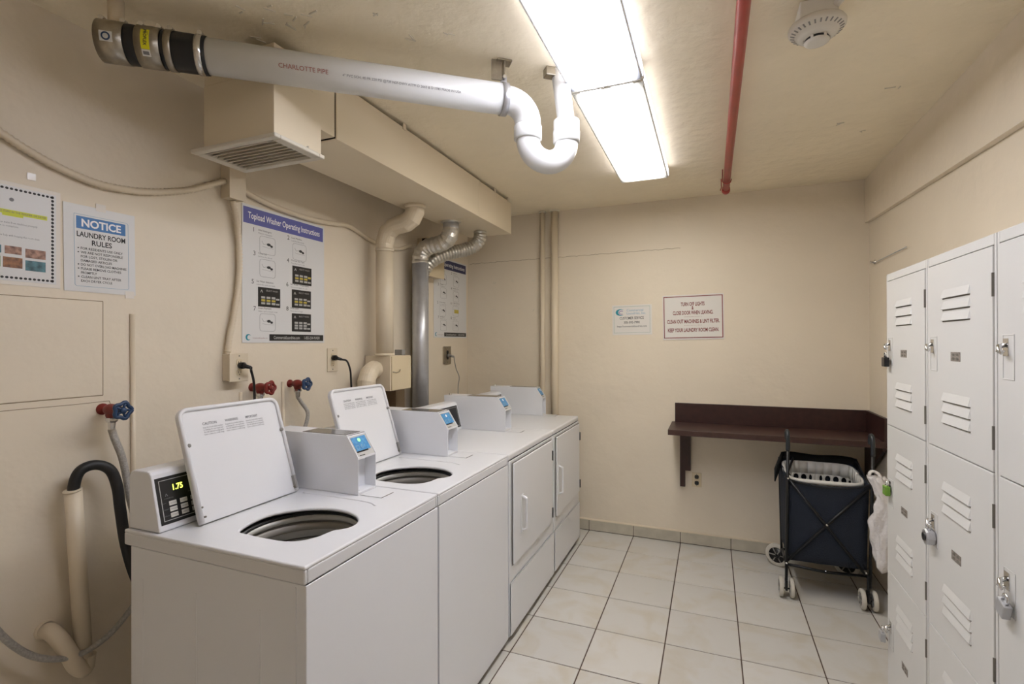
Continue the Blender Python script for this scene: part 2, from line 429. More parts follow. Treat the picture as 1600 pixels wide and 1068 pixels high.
HOLE = [(-.384,-2.893),(-.408,-2.862),(-.425,-2.81),(-.428,-2.75),(-.40,-2.699),(-.356,-2.658),(-.298,-2.632),(-.235,-2.628),(-.176,-2.645),(-.135,-2.674),(-.112,-2.708),(-.108,-2.741),(-.120,-2.765),(-.136,-2.782),(-.141,-2.807),(-.146,-2.84),(-.168,-2.876),(-.206,-2.896),(-.269,-2.900),(-.335,-2.898)]
def closed_smooth(P, k=3):
    out = []; n = len(P)
    for i in range(n):
        a, b, c, d = [Vector(P[(i+q) % n]) for q in (-1, 0, 1, 2)]
        for j in range(k):
            t = j/k; v = .5*((2*b)+(c-a)*t+(2*a-5*b+4*c-d)*t*t+(3*b-a-3*c+d)*t**3); out.append((v.x, v.y))
    return out
def console(t, y0, y1, amount):
    prof = [(-.722, .938), (-.722, 1.092), (-.715, 1.107), (-.70, 1.113), (-.645, 1.113), (-.632, 1.110), (-.624, 1.102), (-.585, .945), (-.585, .938)]
    c = M().prism(prof, lambda u, v, w_: (u, w_, v), y0, y1).build('control_panel', ENAM, t, bevel=.004)
    dr = Vector((.039, 0, -.157)).normalized()
    fr = Fr(Vector((-.585, y0, .945)), (0, 1, 0), -dr)     # v runs up the slanted face, about .162 long
    p = M(); fr.rect(p, .008, y1-y0-.012, .012, .150, 0, .0015); p.build('display_panel', PANEL, c)
    ln = M(); fr.frame(ln, .017, y1-y0-.021, .021, .141, .0018, .0015, .0021); ln.build('border_line', LINEW, c)
    if amount:
        d = M(); text(d, fr, '1.75', .056, .106, .024, .0024, bold=.02, width=.030); d.build('digits', LED, c)
    kw = M(); kd = M()
    for i in range(3):
        for j in range(3):
            u = .038+j*.033; v = .028+i*.0175
            m_ = kw if j < 2 else kd
            kk = M(); fr.rect(kk, u, u+.022, v, v+.0130, .0015, .0035)
            (kk.build('key', KEY if j < 2 else LINEW, c, bevel=.0006, seg=1))
            if j < 2: text(kw, fr, ('START', 'WARM', 'COLD', 'HEAVY', 'NORM', 'LIGHT')[i+3*j], u+.0118, v+.0045, .0062, .0037, 'CENTER')
    kw.build('lettering', INKG, c)
    q = M()
    for i in range(3): text(q, fr, ('DELICATE', 'WARM', 'HOT')[i], .021, .034+i*.0185, .0045, .0021)
    fr.line(q, [(.034, .100), (.031, .092)], .0012, .0015, .0021); fr.line(q, [(.034, .100), (.038, .092)], .0012, .0015, .0021)
    text(q, fr, 'COMMERCIAL', .026, .084, .0045, .0021); text(q, fr, 'RINSE', .100, .089, .0045, .0021); text(q, fr, 'SPIN', .122, .091, .0045, .0021)
    fr.disc(q, .128, .100, .004, .004, .0015, .002); q.build('symbols', INKG, c)
    return c
def coin_box(t, y0, w_=.104, lamp=False, back=-.72):
    y1 = y0+w_
    prof = [(back, .938), (back, 1.15), (-.339, 1.15), (-.335, 1.146), (-.335, .938)]
    c = M().prism(prof, lambda u, v, q: (u, q, v), y0+.0034, y1-.0034).build('coin_box', ENAM, t)
    pf = [(back, .938), (back, 1.151), (-.337, 1.151), (-.286, 1.074), (-.286, .938)]
    for a in (y0, y1-.0035): ck = M(); ck.prism(pf, lambda u, v, q: (u, q, v), a, a+.0035); ck.build('cheek', ENAM, c, bevel=.0008)
    s_ = M(); s_.box(-.34, -.287, y0+.002, y1-.002, 1.066, 1.074); s_.build('ledge', ENAM2, c, bevel=.001); s_ = M(); s_.box(-.337, -.287, y0+.003, y1-.003, .938, .947); s_.build('ledge', ENAM2, c, bevel=.001)
    dr = Vector((.051, 0, -.076)).normalized()
    fr = Fr(Vector((-.289, y0, 1.0745)), (0, 1, 0), -dr)
    b = M(); fr.rect(b, .003, w_-.003, 0, .0915, -.004, .0); b.build('face_plate', LGREY, c)
    k = M(); fr.rect(k, .003, w_-.003, .084, .0905, 0, .001); k.build('seam', BLACK, c)
    s2 = M(); fr.rect(s2, .012, w_-.012, .022, .078, 0, .0014); s2.build('screen', BLUESCR, c)
    s3 = M(); fr.rect(s3, .012, w_-.03, .017, .022, 0, .0016); fr.rect(s3, .016, .045, .003, .0055, 0, .001); s3.build('stripe', MATS['dark_gap'], c)
    s4 = M(); fr.disc(s4, .05, .064, .007, .007, .0014, .0022); s4.build('indicator', GREENL if lamp else WHITEP, c)
    s5 = M(); fr.frame(s5, .018, .034, .028, .044, .002, .0014, .002); fr.line(s5, [(.044, .036), (.05, .045), (.056, .036), (.05, .029), (.044, .036)], .0022, .0014, .002); fr.line(s5, [(.06, .03), (.068, .044)], .002, .0014, .002)
    s5.build('symbols', LBLUE, c)
    sl = M(); sl.box(-.337, -.332, y0+.008, y0+.028, .955, 1.055); sl.build('card_slot', GREYP, c)
    sk = M(); sk.box(-.315, -.305, y0+.016, y0+.03, .947, .9478); sk.build('coin_hole', BLACK, c)
    tr = M(); tr.box(-.56, -.352, y0+.012, y1-.010, 1.1495, 1.1515); tr.build('tray', MATS['dark_glass'], c, bevel=.001)
    lk = M(); lk.lathe((back+.03, y0+.03, 1.15), (0, 0, 1), [(.0, .012), (.009, .011), (.009, 0)], 14); lk.build('lock', CHROME, c)
    pl = M(); pl.box(-.285, -.19, y0+.006, y0+.078, .9375, .9395); pl.build('deck_plate', ENAM2, c, bevel=.0008)
    ed = M(); ed.box(-.19, -.1885, y0+.006, y0+.078, .9375, .9392); ed.build('plate_edge', SLOT, c)
    return c
mat('dark_glass', '5a544e', .12, noise=.5, nscale=40)
def machine_base(t, y0, y1, ribs=False, zlip=.89, hole=None, name='body'):
    b = M(); x0, x1, a0, a1, zz = -.70, -.0265, y0+.004, y1-.004, zlip-.001
    V = []                                   # sheet metal shell, open at the top under the top panel
    for (p, q, i_) in ((x0, a0, 0), (x1, a0, 0), (x1, a1, 0), (x0, a1, 0)): V.append((p, q, .03))
    for z_ in (.03, zz):
        for (p, q) in ((x0, a0), (x1, a0), (x1, a1), (x0, a1)): V.append((p, q, z_))
    V = V[4:]
    for z_ in (zz, .034):
        for (p, q) in ((x0+.004, a0+.004), (x1-.004, a0+.004), (x1-.004, a1-.004), (x0+.004, a1-.004)): V.append((p, q, z_))
    F_ = [(0, 3, 2, 1), (12, 13, 14, 15)]
    for k_ in (0, 4, 8):
        for i_ in range(4): j_ = (i_+1) % 4; F_.append((k_+i_, k_+j_, k_+4+j_, k_+4+i_))
    body = b.add(V, F_).build(name, ENAM, t, bevel=.002)
    if ribs:
        for (x0, x1) in ((-.655, -.645), (-.425, -.418), (-.185, -.180)): M().box(x0, x1, y0+.0028, y0+.005, .06, .80).build('side_rib', ENAM, body, bevel=.001)
        cf = M().box(-.062, -.058, y0+.002, y0+.005, .04, .88).build('corner_seam', ENAM, body)
    for x in (-.64, -.08):
        for y in (y0+.07, y1-.07): M().cyl((x, y, .003), (x, y, .032), .018, 12).build('foot', RUBBER, t)
    M().box(-.66, -.05, y0+.02, y1-.02, .012, .03).build('gap_shade', DARKGAP, t)  # dark block: shade of the gap under the cabinet put into its colour
    d = M()
    if hole:
        holedeck(d, XBK, XF+.001, y0+.001, y1-.001, .926, ZT, hole)
        for a in ((XBK, XF+.001, y0+.001, y0+.012), (XBK, XF+.001, y1-.012, y1-.001), (XBK, XBK+.012, y0+.012, y1-.012), (XF-.011, XF+.001, y0+.012, y1-.012)): d.box(*a, zlip, .928)
    else: d.box(XBK, XF+.001, y0+.001, y1-.001, zlip, ZT)
    return body, d.build('top_panel', ENAM2, t, bevel=.009 if not hole else .005, seg=3)
def washer(y0, y1, dy, label, amount, ribs, dl=0):
    t = thing('washing_machine', label, 'washing machine', (-.375, (y0+y1)/2, .003), 'top loading washers in the row of machines')
    hole = closed_smooth([(x, y+dy) for x, y in HOLE])
    body, top = machine_base(t, y0, y1, ribs, hole=hole)
    cx, cy = -.268, -2.768+dy
    # drum
    def ring(prof, nm, m_, par): return M().lathe((cx, cy, 0), (0, 0, 1), prof, 56).build(nm, m_, par)
    drum = ring([(.198, .800), (.200, .79), (.200, .50), (.19, .47), (.0, .465)], 'drum', DRUM, t)
    ring([(.171, .912), (.186, .913), (.192, .90), (.192, .86)], 'tub_cover', GREYP, t)
    ring([(.173, .912), (.169, .909), (.170, .904)], 'gasket', RUBBER, t)
    ring([(.176, .904), (.169, .903), (.167, .898), (.170, .886), (.178, .884)], 'balance_ring', DRUML, drum)
    ring([(.178, .884), (.182, .883), (.182, .877), (.178, .876)], 'groove', GREYP, drum)
    ring([(.178, .876), (.173, .874), (.172, .856), (.176, .852)], 'inner_band', TAUPE, drum)
    ring([(.176, .852), (.177, .850), (.182, .828), (.186, .826)], 'white_band', DRUML, drum)
    ring([(.186, .826), (.190, .825), (.190, .820)], 'groove', GREYP, drum)
    ring([(.187, .820), (.189, .815), (.196, .785), (.200, .780)], 'drum_rim', DRUML, drum)
    ag = M(); ag.lathe((cx, cy, 0), (0, 0, 1), [(.0, .69), (.03, .685), (.038, .66), (.042, .55), (.07, .50), (.13, .48), (.15, .47)], 28); ag.build('agitator', GREYP, t)
    # raised well contour of the top
    w_ = M(); w_.tube(smoothpath([(-.50, -2.528+dy, .9365), (-.36, -2.527+dy, .9365), (-.21, -2.532+dy, .9365), (-.155, -2.555+dy, .9365)], 6), [.004]*18+[.002], 8, True)
    w_.build('deck_bead', ENAM2, top)
    # lid, standing open and leaning back
    A = Vector((-.52, -2.912+dy+dl, .944)); up = Vector((-.110, 0, .340)).normalized(); H = .362; Wd = .384
    f = Fr(A, (0, 1, 0), up)
    lp = rrect(0, Wd, 0, H, .032, 6, (1, 1, 0, 0))
    l = M().prism(lp, lambda u, v, q: f.p(u, v, q), -.018, -.006)
    lid = l.build('lid', LIDM, t, bevel=.003)
    rim = M(); ip = [(u, v, q) for (u, v) in lp for q in (0,)]
    rp = rrect(.006, Wd-.006, .006, H-.006, .027, 6, (1, 1, 0, 0)); rp = [rp[-1]] + rp[:-1]
    path = [f.p(u, v, -.004) for u, v in rrect(.006, Wd-.006, .004, H-.006, .027, 6, (1, 1, 0, 0))]
    # order starts upper right, goes to upper left, lower left, lower right
    path = [path[-1]] + path[:-1]
    rim.tube(path, .007, 8, True); rim.build('rim', LIDM, lid)
    for (u, v) in ((.014, .243), (Wd-.012, .236)):
        M().lathe(f.p(u, v, -.004), f.n, [(.006, -.002), (.006, .006), (.004, .008), (0, .0085)], 14).build('bumper', GREYP, lid)
    for (u, v) in ((.012, .05), (.016, .02), (Wd-.016, .02)):
        M().lathe(f.p(u, v, -.004), f.n, [(.003, 0), (.003, .0075), (0, .008)], 8).build('screw', SLOT, lid)
    hg = M(); f.rect(hg, Wd-.016, Wd-.006, .012, .06, -.006, .006); hg.build('hinge', GREYP, lid, bevel=.001)
    wt = M(); z0 = .300
    for k, (hd, u0) in enumerate((('CAUTION', .075), ('WARNING', .155), ('IMPORTANT', .235))):
        text(wt, f, hd, u0, z0, .012, -.0056, width=.05, bold=.03)
        for r_ in range(4): text(wt, f, ('keep lid closed while machine', 'is running. Do not reach into', 'the tub until all moving parts', 'have come to a full stop')[r_], u0, z0-.011-.0075*r_, .0075, -.0056, width=.070, bold=.01)
    wt.build('lettering', INKG, lid)
    console(t, y0+.012, -2.49+dy+dl, amount)
    coin_box(t, -2.484+dy+dl, lamp=amount)
    return t
def dryer(y0, y1, cy0, label, door, handle, group):
    t = thing('clothes_dryer', label, 'clothes dryer', (-.375, (y0+y1)/2, .003), group)
    body, top = machine_base(t, y0, y1, False, zlip=.903)
    d = M(); d.box(-.022, -.0135, door[0], door[1], .378, .893 if False else .885)
    dd = d.build('door', ENAM, t, bevel=.004, seg=3)
    g = M(); g.box(-.0225, -.021, door[0]-.004, door[1]+.004, .374, .889); g.build('door_gap', SLOT, t)
    hy = handle
    h = M(); h.prism(rrect(hy-.022, hy+.022, .505, .70, .008, 3), lambda u, v, q: (q, u, v), -.0135, -.010); h.build('handle_recess', ENAM2, dd, bevel=.001)
    h = M(); h.tube(smoothpath([(-.012, hy, .69), (.008, hy, .682), (.012, hy, .665), (.012, hy, .54), (.008, hy, .523), (-.012, hy, .515)], 4), .007, 10); h.build('handle', LIDM, dd)
    for z in (.79, .435):
        M().cyl((-.0125, door[1]+.006, z-.03), (-.0125, door[1]+.006, z+.03), .005, 10).build('hinge', BLACK, dd)
    lw = M(); lw.box(-.0225, -.018, y0+.010, y1-.010, .036, .292); lw.build('lower_panel', ENAM, t, bevel=.003)
    g = M(); g.box(-.0225, -.0185, y0+.008, y1-.008, .2925, .2960); g.build('panel_gap', LINEW, t)
    console(t, y0+.012, cy0-.006, False)
    coin_box(t, cy0, .104 if cy0 < -.5 else .082)
    return t
washer(-3.006, -2.358, 0, 'nearest white top loading washer with its lid open and yellow price digits lit', True, True)
washer(-2.354, -1.675, .612, 'second white top loading washer, lid open, between nearest washer and the dryers', False, False, .052)
dryer(-1.671, -.922, -1.088, 'white front opening dryer right next to the second washer', (-1.632, -.985), -1.514, 'dryers at the far end of the row')
dryer(-.918, -.262, -.350, 'farthest white dryer, last machine in the row by the back wall', (-.880, -.292), -.835, 'dryers at the far end of the row')

# ------------------------------------------------------------ lockers
XK = 1.598
def padlock(xc, y, z, m, label, dial=False, tilt=0):
    """hangs from a latch; shackle top at z"""
    t = thing('padlock', label, 'padlock', (xc, y, z))
    sh = M(); c = Vector((xc, y, z-.022)); rr = .010
    ax = Vector((0, math.cos(tilt), math.sin(tilt))); dn = Vector((0, math.sin(tilt), -math.cos(tilt)))
    sh.tube([c+dn*.012-ax*rr] + arc(c, -ax*rr, -dn*rr, 0, PI, 8) + [c+dn*.012+ax*rr], .0032, 8); sh.build('shackle', CHROME, t)
    b = M(); cc = c+dn*(.034 if dial else .030)
    if dial: b.lathe(cc, (1, 0, 0), [(0, -.012), (.024, -.012), (.027, -.007), (.027, .007), (.024, .012), (0, .012)], 8, False)
    else:
        b.obox(cc, (.009, 0, 0), ax*.019, dn*.019)
    b.build('lock_body', m, t, bevel=0 if dial else .003)
    if dial:
        M().lathe(cc, (-1, 0, 0), [(.014, .012), (.013, .016), (0, .0165)], 18).build('dial', BLACK, t)
    return t
def locker(ya, yb, label, skip=()):
    # ya: far edge, yb: near edge (more negative)
    t = thing('locker', label, 'locker', (XK+.13, (ya+yb)/2, .003), 'three tier lockers along the right wall')
    b = M(); b.box(XK+.001, XR-.006, yb+.0015, ya-.0015, .003, 1.774); b.build('cabinet', LOCK, t, bevel=.003)
    fr = M(); F = Fr((XK, ya, 0), (0, -1, 0), (0, 0, 1)); W_ = ya-yb
    e = .0015
    F.rect(fr, e, .013, .003, 1.774, 0, .006); F.rect(fr, W_-.013, W_-e, .003, 1.774, 0, .006)
    F.rect(fr, .013, W_-.013, 1.745, 1.774, 0, .006); F.rect(fr, .013, W_-.013, .003, .03, 0, .006)
    fr.build('door_frame', LOCK, t, bevel=.0015)
    gp = M(); F.rect(gp, .012, W_-.012, .02, 1.746, 0, .0006); gp.build('gap', SLOT, t)
    for i, (zb, z0, z1) in enumerate(((1.15, 1.1515, 1.742), (.547, .549, 1.1485), (-.05, .032, .546))):
        d = M(); F.rect(d, .015, W_-.015, z0, z1, .0008, .009); door = d.build('door', LOCK, t, bevel=.0018)
        lu = M(); u0, u1 = .125, W_-.133
        for dz in (.479, .443, .408, .157, .123, .088):
            z = zb+dz
            # pressed louver: swells out downwards to an open lip
            vs_ = [F.p(u0+.006, z+.026, .009), F.p(u1-.006, z+.026, .009), F.p(u0, z, .009), F.p(u1, z, .009), F.p(u0+.004, z+.001, .0148), F.p(u1-.004, z+.001, .0148), F.p(u0+.004, z, .0148), F.p(u1-.004, z, .0148)]
            lv = M().add(vs_, [(0, 4, 5, 1), (0, 2, 6, 4), (1, 5, 7, 3), (4, 6, 7, 5), (2, 3, 7, 6)]); lv.build('louver', LOCK, door)
            g_ = M(); F.rect(g_, u0+.003, u1-.003, z-.004, z, .009, .0096); g_.build('louver_slot', SLOT, door)
        pl = M(); F.rect(pl, W_*.42, W_*.42+.062, zb+.283, zb+.311, .009, .0102); pl.build('number_plate', PLATE, door, bevel=.0005)
        sc = M()
        for v in (zb+.291, zb+.303):
            for u in (W_*.42+.018, W_*.42+.044): F.disc(sc, u, v, .008, .004, .0102, .0108, 10)
        sc.build('plate_ring', SLOT, door)
        for dz in (.46, .06):
            h = M(); F.rect(h, W_-.0165, W_-.0125, zb+dz+(.0 if z0 < 1 or True else 0), zb+dz+.062, .004, .0108); h.build('hinge', SLOT, door)
        # recessed handle pocket and latch
        lz = (zb+.322, zb+.345, .315)[i]
        pk = M(); F.frame(pk, .034, .087, lz-.075, lz+.038, .003, .009, .0105); pk.build('handle_pocket', LOCK, door, bevel=.0008)
        lt = M(); F.rect(lt, .036, .060, lz-.016, lz+.028, .009, .0105); lt.build('latch_plate', CHROME, door, bevel=.0008)
        lb = M(); lb.tube([F.p(.050, lz+.012, .010), F.p(.056, lz+.008, .026), F.p(.064, lz-.002, .030), F.p(.070, lz-.010, .026)], [.006, .006, .005, .004], 8); lb.build('latch', CHROME, door)
        hs = M(); hs.torus(F.p(.058, lz-.004, .024), (0, 0, 1), .007, .0022, 12, 6); hs.build('hasp', CHROME, door)
    return t
locker(-1.431, -1.858, 'far cream locker column beside the folding cart, black padlock at its left edge')
locker(-1.859, -2.304, 'middle cream locker column with one silver dial padlock on its second door')
locker(-2.305, -2.750, 'nearest cream locker column, cut off by the right edge of the photo')
padlock(1.572, -1.488, 1.462, BLACK, 'black padlock on the top door of the far locker column')
padlock(1.574, -1.488, .935, GREEN, 'green padlock on the second door of the far locker column')
padlock(1.565, -1.462, .322, STEEL, 'silver padlock low on the bottom door of the far locker column', tilt=.12)
padlock(1.573, -1.918, .905, STEEL, 'silver padlock on the second door of the middle locker column', tilt=-.1, dial=True)
padlock(1.573, -2.385, .888, STEEL, 'square silver padlock on the second door of the nearest locker column', tilt=.35)
hk = thing('wall_hook', 'small chrome hook with a thin rod above the far lockers, on right wall', 'hook', (XR, -.17, 2.0))
M().lathe((XR, -.17, 2.0), (-1, 0, 0), [(.014, 0), (.014, .004), (.006, .006), (.006, .02), (.010, .026), (0, .03)], 14).build('knob', CHROME, hk)
M().cyl((XR-.012, -.17, 1.992), (XR-.012, -.75, 1.992), .003, 6).build('rod', STEEL, hk)

# ------------------------------------------------------------ shelf at the back
sh = thing('wall_counter', 'dark brown laminate counter with backsplash fixed in the back right corner', 'counter', (1.25, -.23, .866))
M().box(.632, 1.868, -.428, -.037, .866, .902).build('top', WOODT, sh, bevel=.0015)
M().box(.655, 1.868, -.055, -.037, .902, 1.043).build('backsplash', WOOD, sh, bevel=.001)
M().box(1.85, 1.868, -.428, -.056, .902, 1.043).build('backsplash', WOOD, sh, bevel=.001)
bk = M(); bk.box(.690, .765, -.075, -.037, .55, .866); bk.box(.690, .726, -.074, -.037, .43, .5505); bk.build('bracket', WOOD, sh, bevel=.001)
M().box(.66, .80, -.30, -.076, .855, .866).build('support_plate', WOOD, sh)
bk = M().prism([(-.037, .866), (-.41, .866), (-.41, .845), (-.09, .64), (-.037, .60)], lambda u, v, q: (q, u, v), 1.845, 1.865); bk.build('bracket', WOOD, sh, bevel=.001)

def outlet(fr, u, v, label, mplate, mface, dark=False, w_=.07, h_=.115, d=.006, box=0):
    p = fr.p(u, v, 0)
    t = thing('wall_outlet', label, 'outlet', p)
    if box: m_ = M(); fr.rect(m_, u-w_/2+.004, u+w_/2-.004, v-h_/2+.004, v+h_/2-.004, .0, box); m_.build('box', PAINT, t, bevel=.003)
    m_ = M(); fr.rect(m_, u-w_/2, u+w_/2, v-h_/2, v+h_/2, box, box+d); m_.build('cover_plate', mplate, t, bevel=.002)
    for dv in (-.022, .022):
        m_ = M(); m_.prism([(u+a*.9, v+dv+b) for a, b in rrect(-.016, .016, -.014, .014, .009, 4)], lambda a, b, q: fr.p(a, b, q), box+d-.001, box+d+.002)
        f_ = m_.build('socket', mface, t)
        s_ = M(); fr.rect(s_, u-.007, u-.005, v+dv-.004, v+dv+.005, box+d+.002, box+d+.0025); fr.rect(s_, u+.005, u+.007, v+dv-.004, v+dv+.005, box+d+.002, box+d+.0025); fr.disc(s_, u, v+dv-.009, .0025, .0025, box+d+.002, box+d+.0025, 8); s_.build('slots', BLACK, f_)
    for dv in (h_/2-.012, -h_/2+.012): m_ = M(); fr.disc(m_, u, v+dv, .003, .003, box+d, box+d+.0015, 8); m_.build('screw', SLOT, t)
    return t
outlet(FB, .805, .48, 'small dark outlet low on the back wall beside the counter bracket', IVORY, BLACK, w_=.066, h_=.105)
outlet(FL, -2.362, 1.386, 'beige raised outlet box on the left wall behind nearest washer', PAINT, IVORY, box=.045, w_=.095, h_=.125)
outlet(FL, -1.725, 1.398, 'flat beige outlet on the left wall between poster and painted vent pipe', PAINT, IVORY, w_=.08, h_=.13)
outlet(FL, -.424, 1.395, 'steel outlet on the left wall under the far poster', BRUSH, BLACK, w_=.115, h_=.14, box=.01)
def plugcord(fr, u, v, d0, path, label, m_=BLACK, r=.0055):
    t = thing('power_cord', label, 'power cord', fr.p(u, v, d0))
    b = M(); A = fr.p(u, v, d0); B = fr.p(u, v, d0+.022); b.cyl(A, B, .0145, 14)
    b.tube([B, fr.p(u, v-.004, d0+.035), fr.p(u+.012, v-.009, d0+.05)], [.0125, .009, .0075], 12); b.build('plug', m_, t)
    c = M(); c.tube(smoothpath([fr.p(u+.012, v-.009, d0+.05)]+path, 7), r, 8); c.build('cable', m_, t)
plugcord(FL, -2.358, 1.394, .0535, [(-1.0, -2.325, 1.37), (-1.0, -2.312, 1.32), (-1.0, -2.308, 1.25), (-1.0, -2.306, 1.1), (-.98, -2.30, .9)], 'black plug and cord dropping behind the nearest washer lid')
plugcord(FL, -1.725, 1.41, .0085, [(-1.01, -1.683, 1.39), (-1.005, -1.662, 1.34), (-1.005, -1.655, 1.28), (-1.0, -1.652, 1.15), (-1.0, -1.65, .95)], 'black plug and cord dropping behind the second washer lid')
plugcord(FL, -.424, 1.39, .0185, [(-1.015, -.40, 1.35), (-1.02, -.36, 1.28), (-1.02, -.31, 1.21), (-1.02, -.33, 1.12), (-1.0, -.36, .95)], 'thin grey cord hanging from the steel outlet', GREYP, .0035)

# ------------------------------------------------------------ valves, hoses, drain
def tap(y, z, wheel, label):
    t = thing('water_valve', label, 'valve', (XL, y, z))
    b = M(); b.lathe((XL, y, z), (1, 0, 0), [(.020, 0), (.020, .004), (.010, .006), (.010, .025), (.016, .030), (.021, .045), (.021, .06), (.014, .075), (.013, .10)], 16)
    b.lathe((XL+.052, y, z-.005), (0, 0, -1), [(.018, -.01), (.018, .015), (.014, .024)], 14); b.build('valve_body', REDV, t)
    n = M(); n.lathe((XL+.052, y, z-.026), (0, 0, -1), [(.0, 0), (.018, .001), (.019, .010), (.016, .016), (.012, .018), (.010, .042), (0, .043)], 8, False); n.build('nut', CHROME, t)
    w_ = M(); c = Vector((XL+.113, y, z)); n_ = 30
    e1, e2 = Vector((0, 1, 0)), Vector((0, 0, 1))
    w_.tube([c+(e1*math.cos(2*PI*k/n_)+e2*math.sin(2*PI*k/n_))*(.026+.0035*math.cos(5*2*PI*k/n_)) for k in range(n_+1)], .0065, 8, False)
    for k in range(5):
        a = 2*PI*k/5; w_.cyl(c, c+(e1*math.cos(a)+e2*math.sin(a))*.027, .0045, 8)
    w_.lathe(c-Vector((.012, 0, 0)), (1, 0, 0), [(.010, 0), (.011, .018), (.006, .022), (0, .022)], 12); w_.build('hand_wheel', wheel, t)
    return t
tap(-2.868, 1.262, BLUEV, 'blue wheeled water valve at the left, above the black drain hose')
tap(-2.252, 1.288, REDV, 'all red water valve with red wheel, above the nearest washer lid')
tap(-2.028, 1.288, BLUEV, 'blue wheeled water valve between the two open lids')
def hose(name, pts, r, m_, label, cat, k=8, n=12):
    o = M().tube(smoothpath(pts, k), r, n).build(name, m_); return tag(o, label, cat)
hose('braided_hose', [(XL+.052, -2.868, 1.195), (XL+.055, -2.860, 1.16), (XL+.06, -2.842, 1.10), (XL+.065, -2.83, 1.03), (XL+.075, -2.82, .93), (XL+.11, -2.80, .80), (XL+.2, -2.79, .70)], .0115, BRAID, 'braided steel hose running down from the leftmost blue wheeled valve', 'hose')
hose('braided_hose', [(XL+.052, -2.252, 1.222), (XL+.055, -2.25, 1.15), (XL+.06, -2.24, 1.0), (XL+.09, -2.22, .85)], .0105, BRAID, 'braided steel hose under the red wheeled valve, mostly behind the lid', 'hose')
hose('braided_hose', [(XL+.052, -2.028, 1.222), (XL+.06, -2.01, 1.19), (XL+.075, -1.985, 1.14), (XL+.078, -2.0, 1.08), (XL+.07, -2.03, 1.02), (XL+.09, -2.05, .90)], .0095, BRAID, 'braided steel hose curving down from the middle blue wheeled valve', 'hose')
hose('braided_hose', [(-1.0, -3.22, .80), (-1.02, -3.18, .68), (-1.02, -3.12, .575), (-1.01, -3.06, .515), (-1.0, -2.985, .485), (-.99, -2.91, .50), (-.97, -2.85, .56), (-.93, -2.80, .66), (-.85, -2.78, .74)], .0095, BRAID, 'braided steel hose looping low across the drain pipe at the left edge', 'hose')
dp = thing('drain_standpipe', 'beige painted standpipe with curved trap at its foot, left of nearest washer', 'drain pipe', (-1.02, -2.95, .40))
P = M(); P.tube([(-1.02, -2.985, 1.018), (-1.02, -2.955, .46)], .0235, 22, True); P.tube([(-1.02, -2.987, 1.018), (-1.02, -2.986, 1.012)], .0245, 22); P.build('riser', PAINT, dp)
q = M(); q.tube(smoothpath([(XL-.005, -3.03, .57), (XL+.03, -3.03, .575), (XL+.055, -3.02, .55), (-1.015, -3.00, .50), (-1.01, -2.985, .455), (-1.015, -2.965, .425), (-1.02, -2.95, .42), (-1.02, -2.945, .46)], 6), .024, 18); q.build('trap', PAINT, dp)
q = M().lathe((XL, -3.03, .575), (1, 0, 0), [(.030, 0), (.030, .004), (.025, .008)], 20); q.build('flange', PAINT, dp)
hose('drain_hose', [(-1.02, -2.982, .96), (-1.02, -2.982, 1.03), (-1.018, -2.965, 1.075), (-1.012, -2.925, 1.085), (-1.0, -2.888, 1.06), (-.99, -2.872, 1.0), (-.98, -2.868, .92), (-.96, -2.862, .80), (-.92, -2.85, .68), (-.86, -2.83, .58), (-.76, -2.80, .52)], .0165, RUBBER, 'thick black rubber hose arching out of the beige standpipe', 'drain hose', n=16)
o = M().tube([(XL+.004, -2.772, 1.60), (XL+.006, -2.764, .10)], .0085, 10).build('thin_pipe', PAINT); tag(o, 'thin painted pipe up the left wall beside the leftmost valve', 'pipe')
o = M().tube([(XL+.004, -2.075, 1.30), (XL+.006, -2.07, .3)], .0075, 10).build('thin_pipe', PAINT); tag(o, 'thin painted pipe below the middle blue wheeled valve', 'pipe')
o = M().tube([(XL+.004, -2.315, 1.27), (XL+.006, -2.31, .3)], .0075, 10).build('thin_pipe', PAINT); tag(o, 'thin painted pipe beside the red wheeled valve, mostly hidden', 'pipe')

# ------------------------------------------------------------ conduits and boxes on the left wall
bx = thing('junction_box', 'narrow beige electrical box high on the wall left of the washer poster', 'electrical box', (XL, -2.36, 2.12))
M().box(XL, XL+.055, -2.412, -2.334, 2.125, 2.275).build('box', PAINT, bx, bevel=.002)
M().box(XL+.055, XL+.058, -2.414, -2.332, 2.122, 2.278).build('cover', PAINT, bx, bevel=.001)
def conduit(pts, r, label, rib=.0018):
    p, rs = ribbed(smoothpath(pts, 6), r, rib, .0075)
    o = M().tube(p, rs, 12).build('conduit', PAINT); return tag(o, label, 'conduit')
conduit([(-1.066, -3.55, 2.38), (-1.066, -3.30, 2.21), (-1.066, -3.148, 2.125), (-1.066, -3.056, 2.083), (-1.066, -2.98, 2.060), (-1.066, -2.898, 2.046), (-1.066, -2.82, 2.048), (-1.066, -2.73, 2.062), (-1.066, -2.64, 2.088), (-1.064, -2.555, 2.120), (-1.058, -2.48, 2.16), (-1.052, -2.414, 2.195)], .0125, 'ribbed beige conduit sagging across the upper left wall to the electrical box')
conduit([(-1.055, -2.372, 2.122), (-1.058, -2.352, 2.04), (-1.06, -2.338, 1.94), (-1.06, -2.335, 1.84), (-1.06, -2.342, 1.74), (-1.06, -2.362, 1.62), (-1.06, -2.385, 1.52), (-1.06, -2.393, 1.452)], .0125, 'ribbed beige conduit running down beside the washer poster to the raised outlet box')
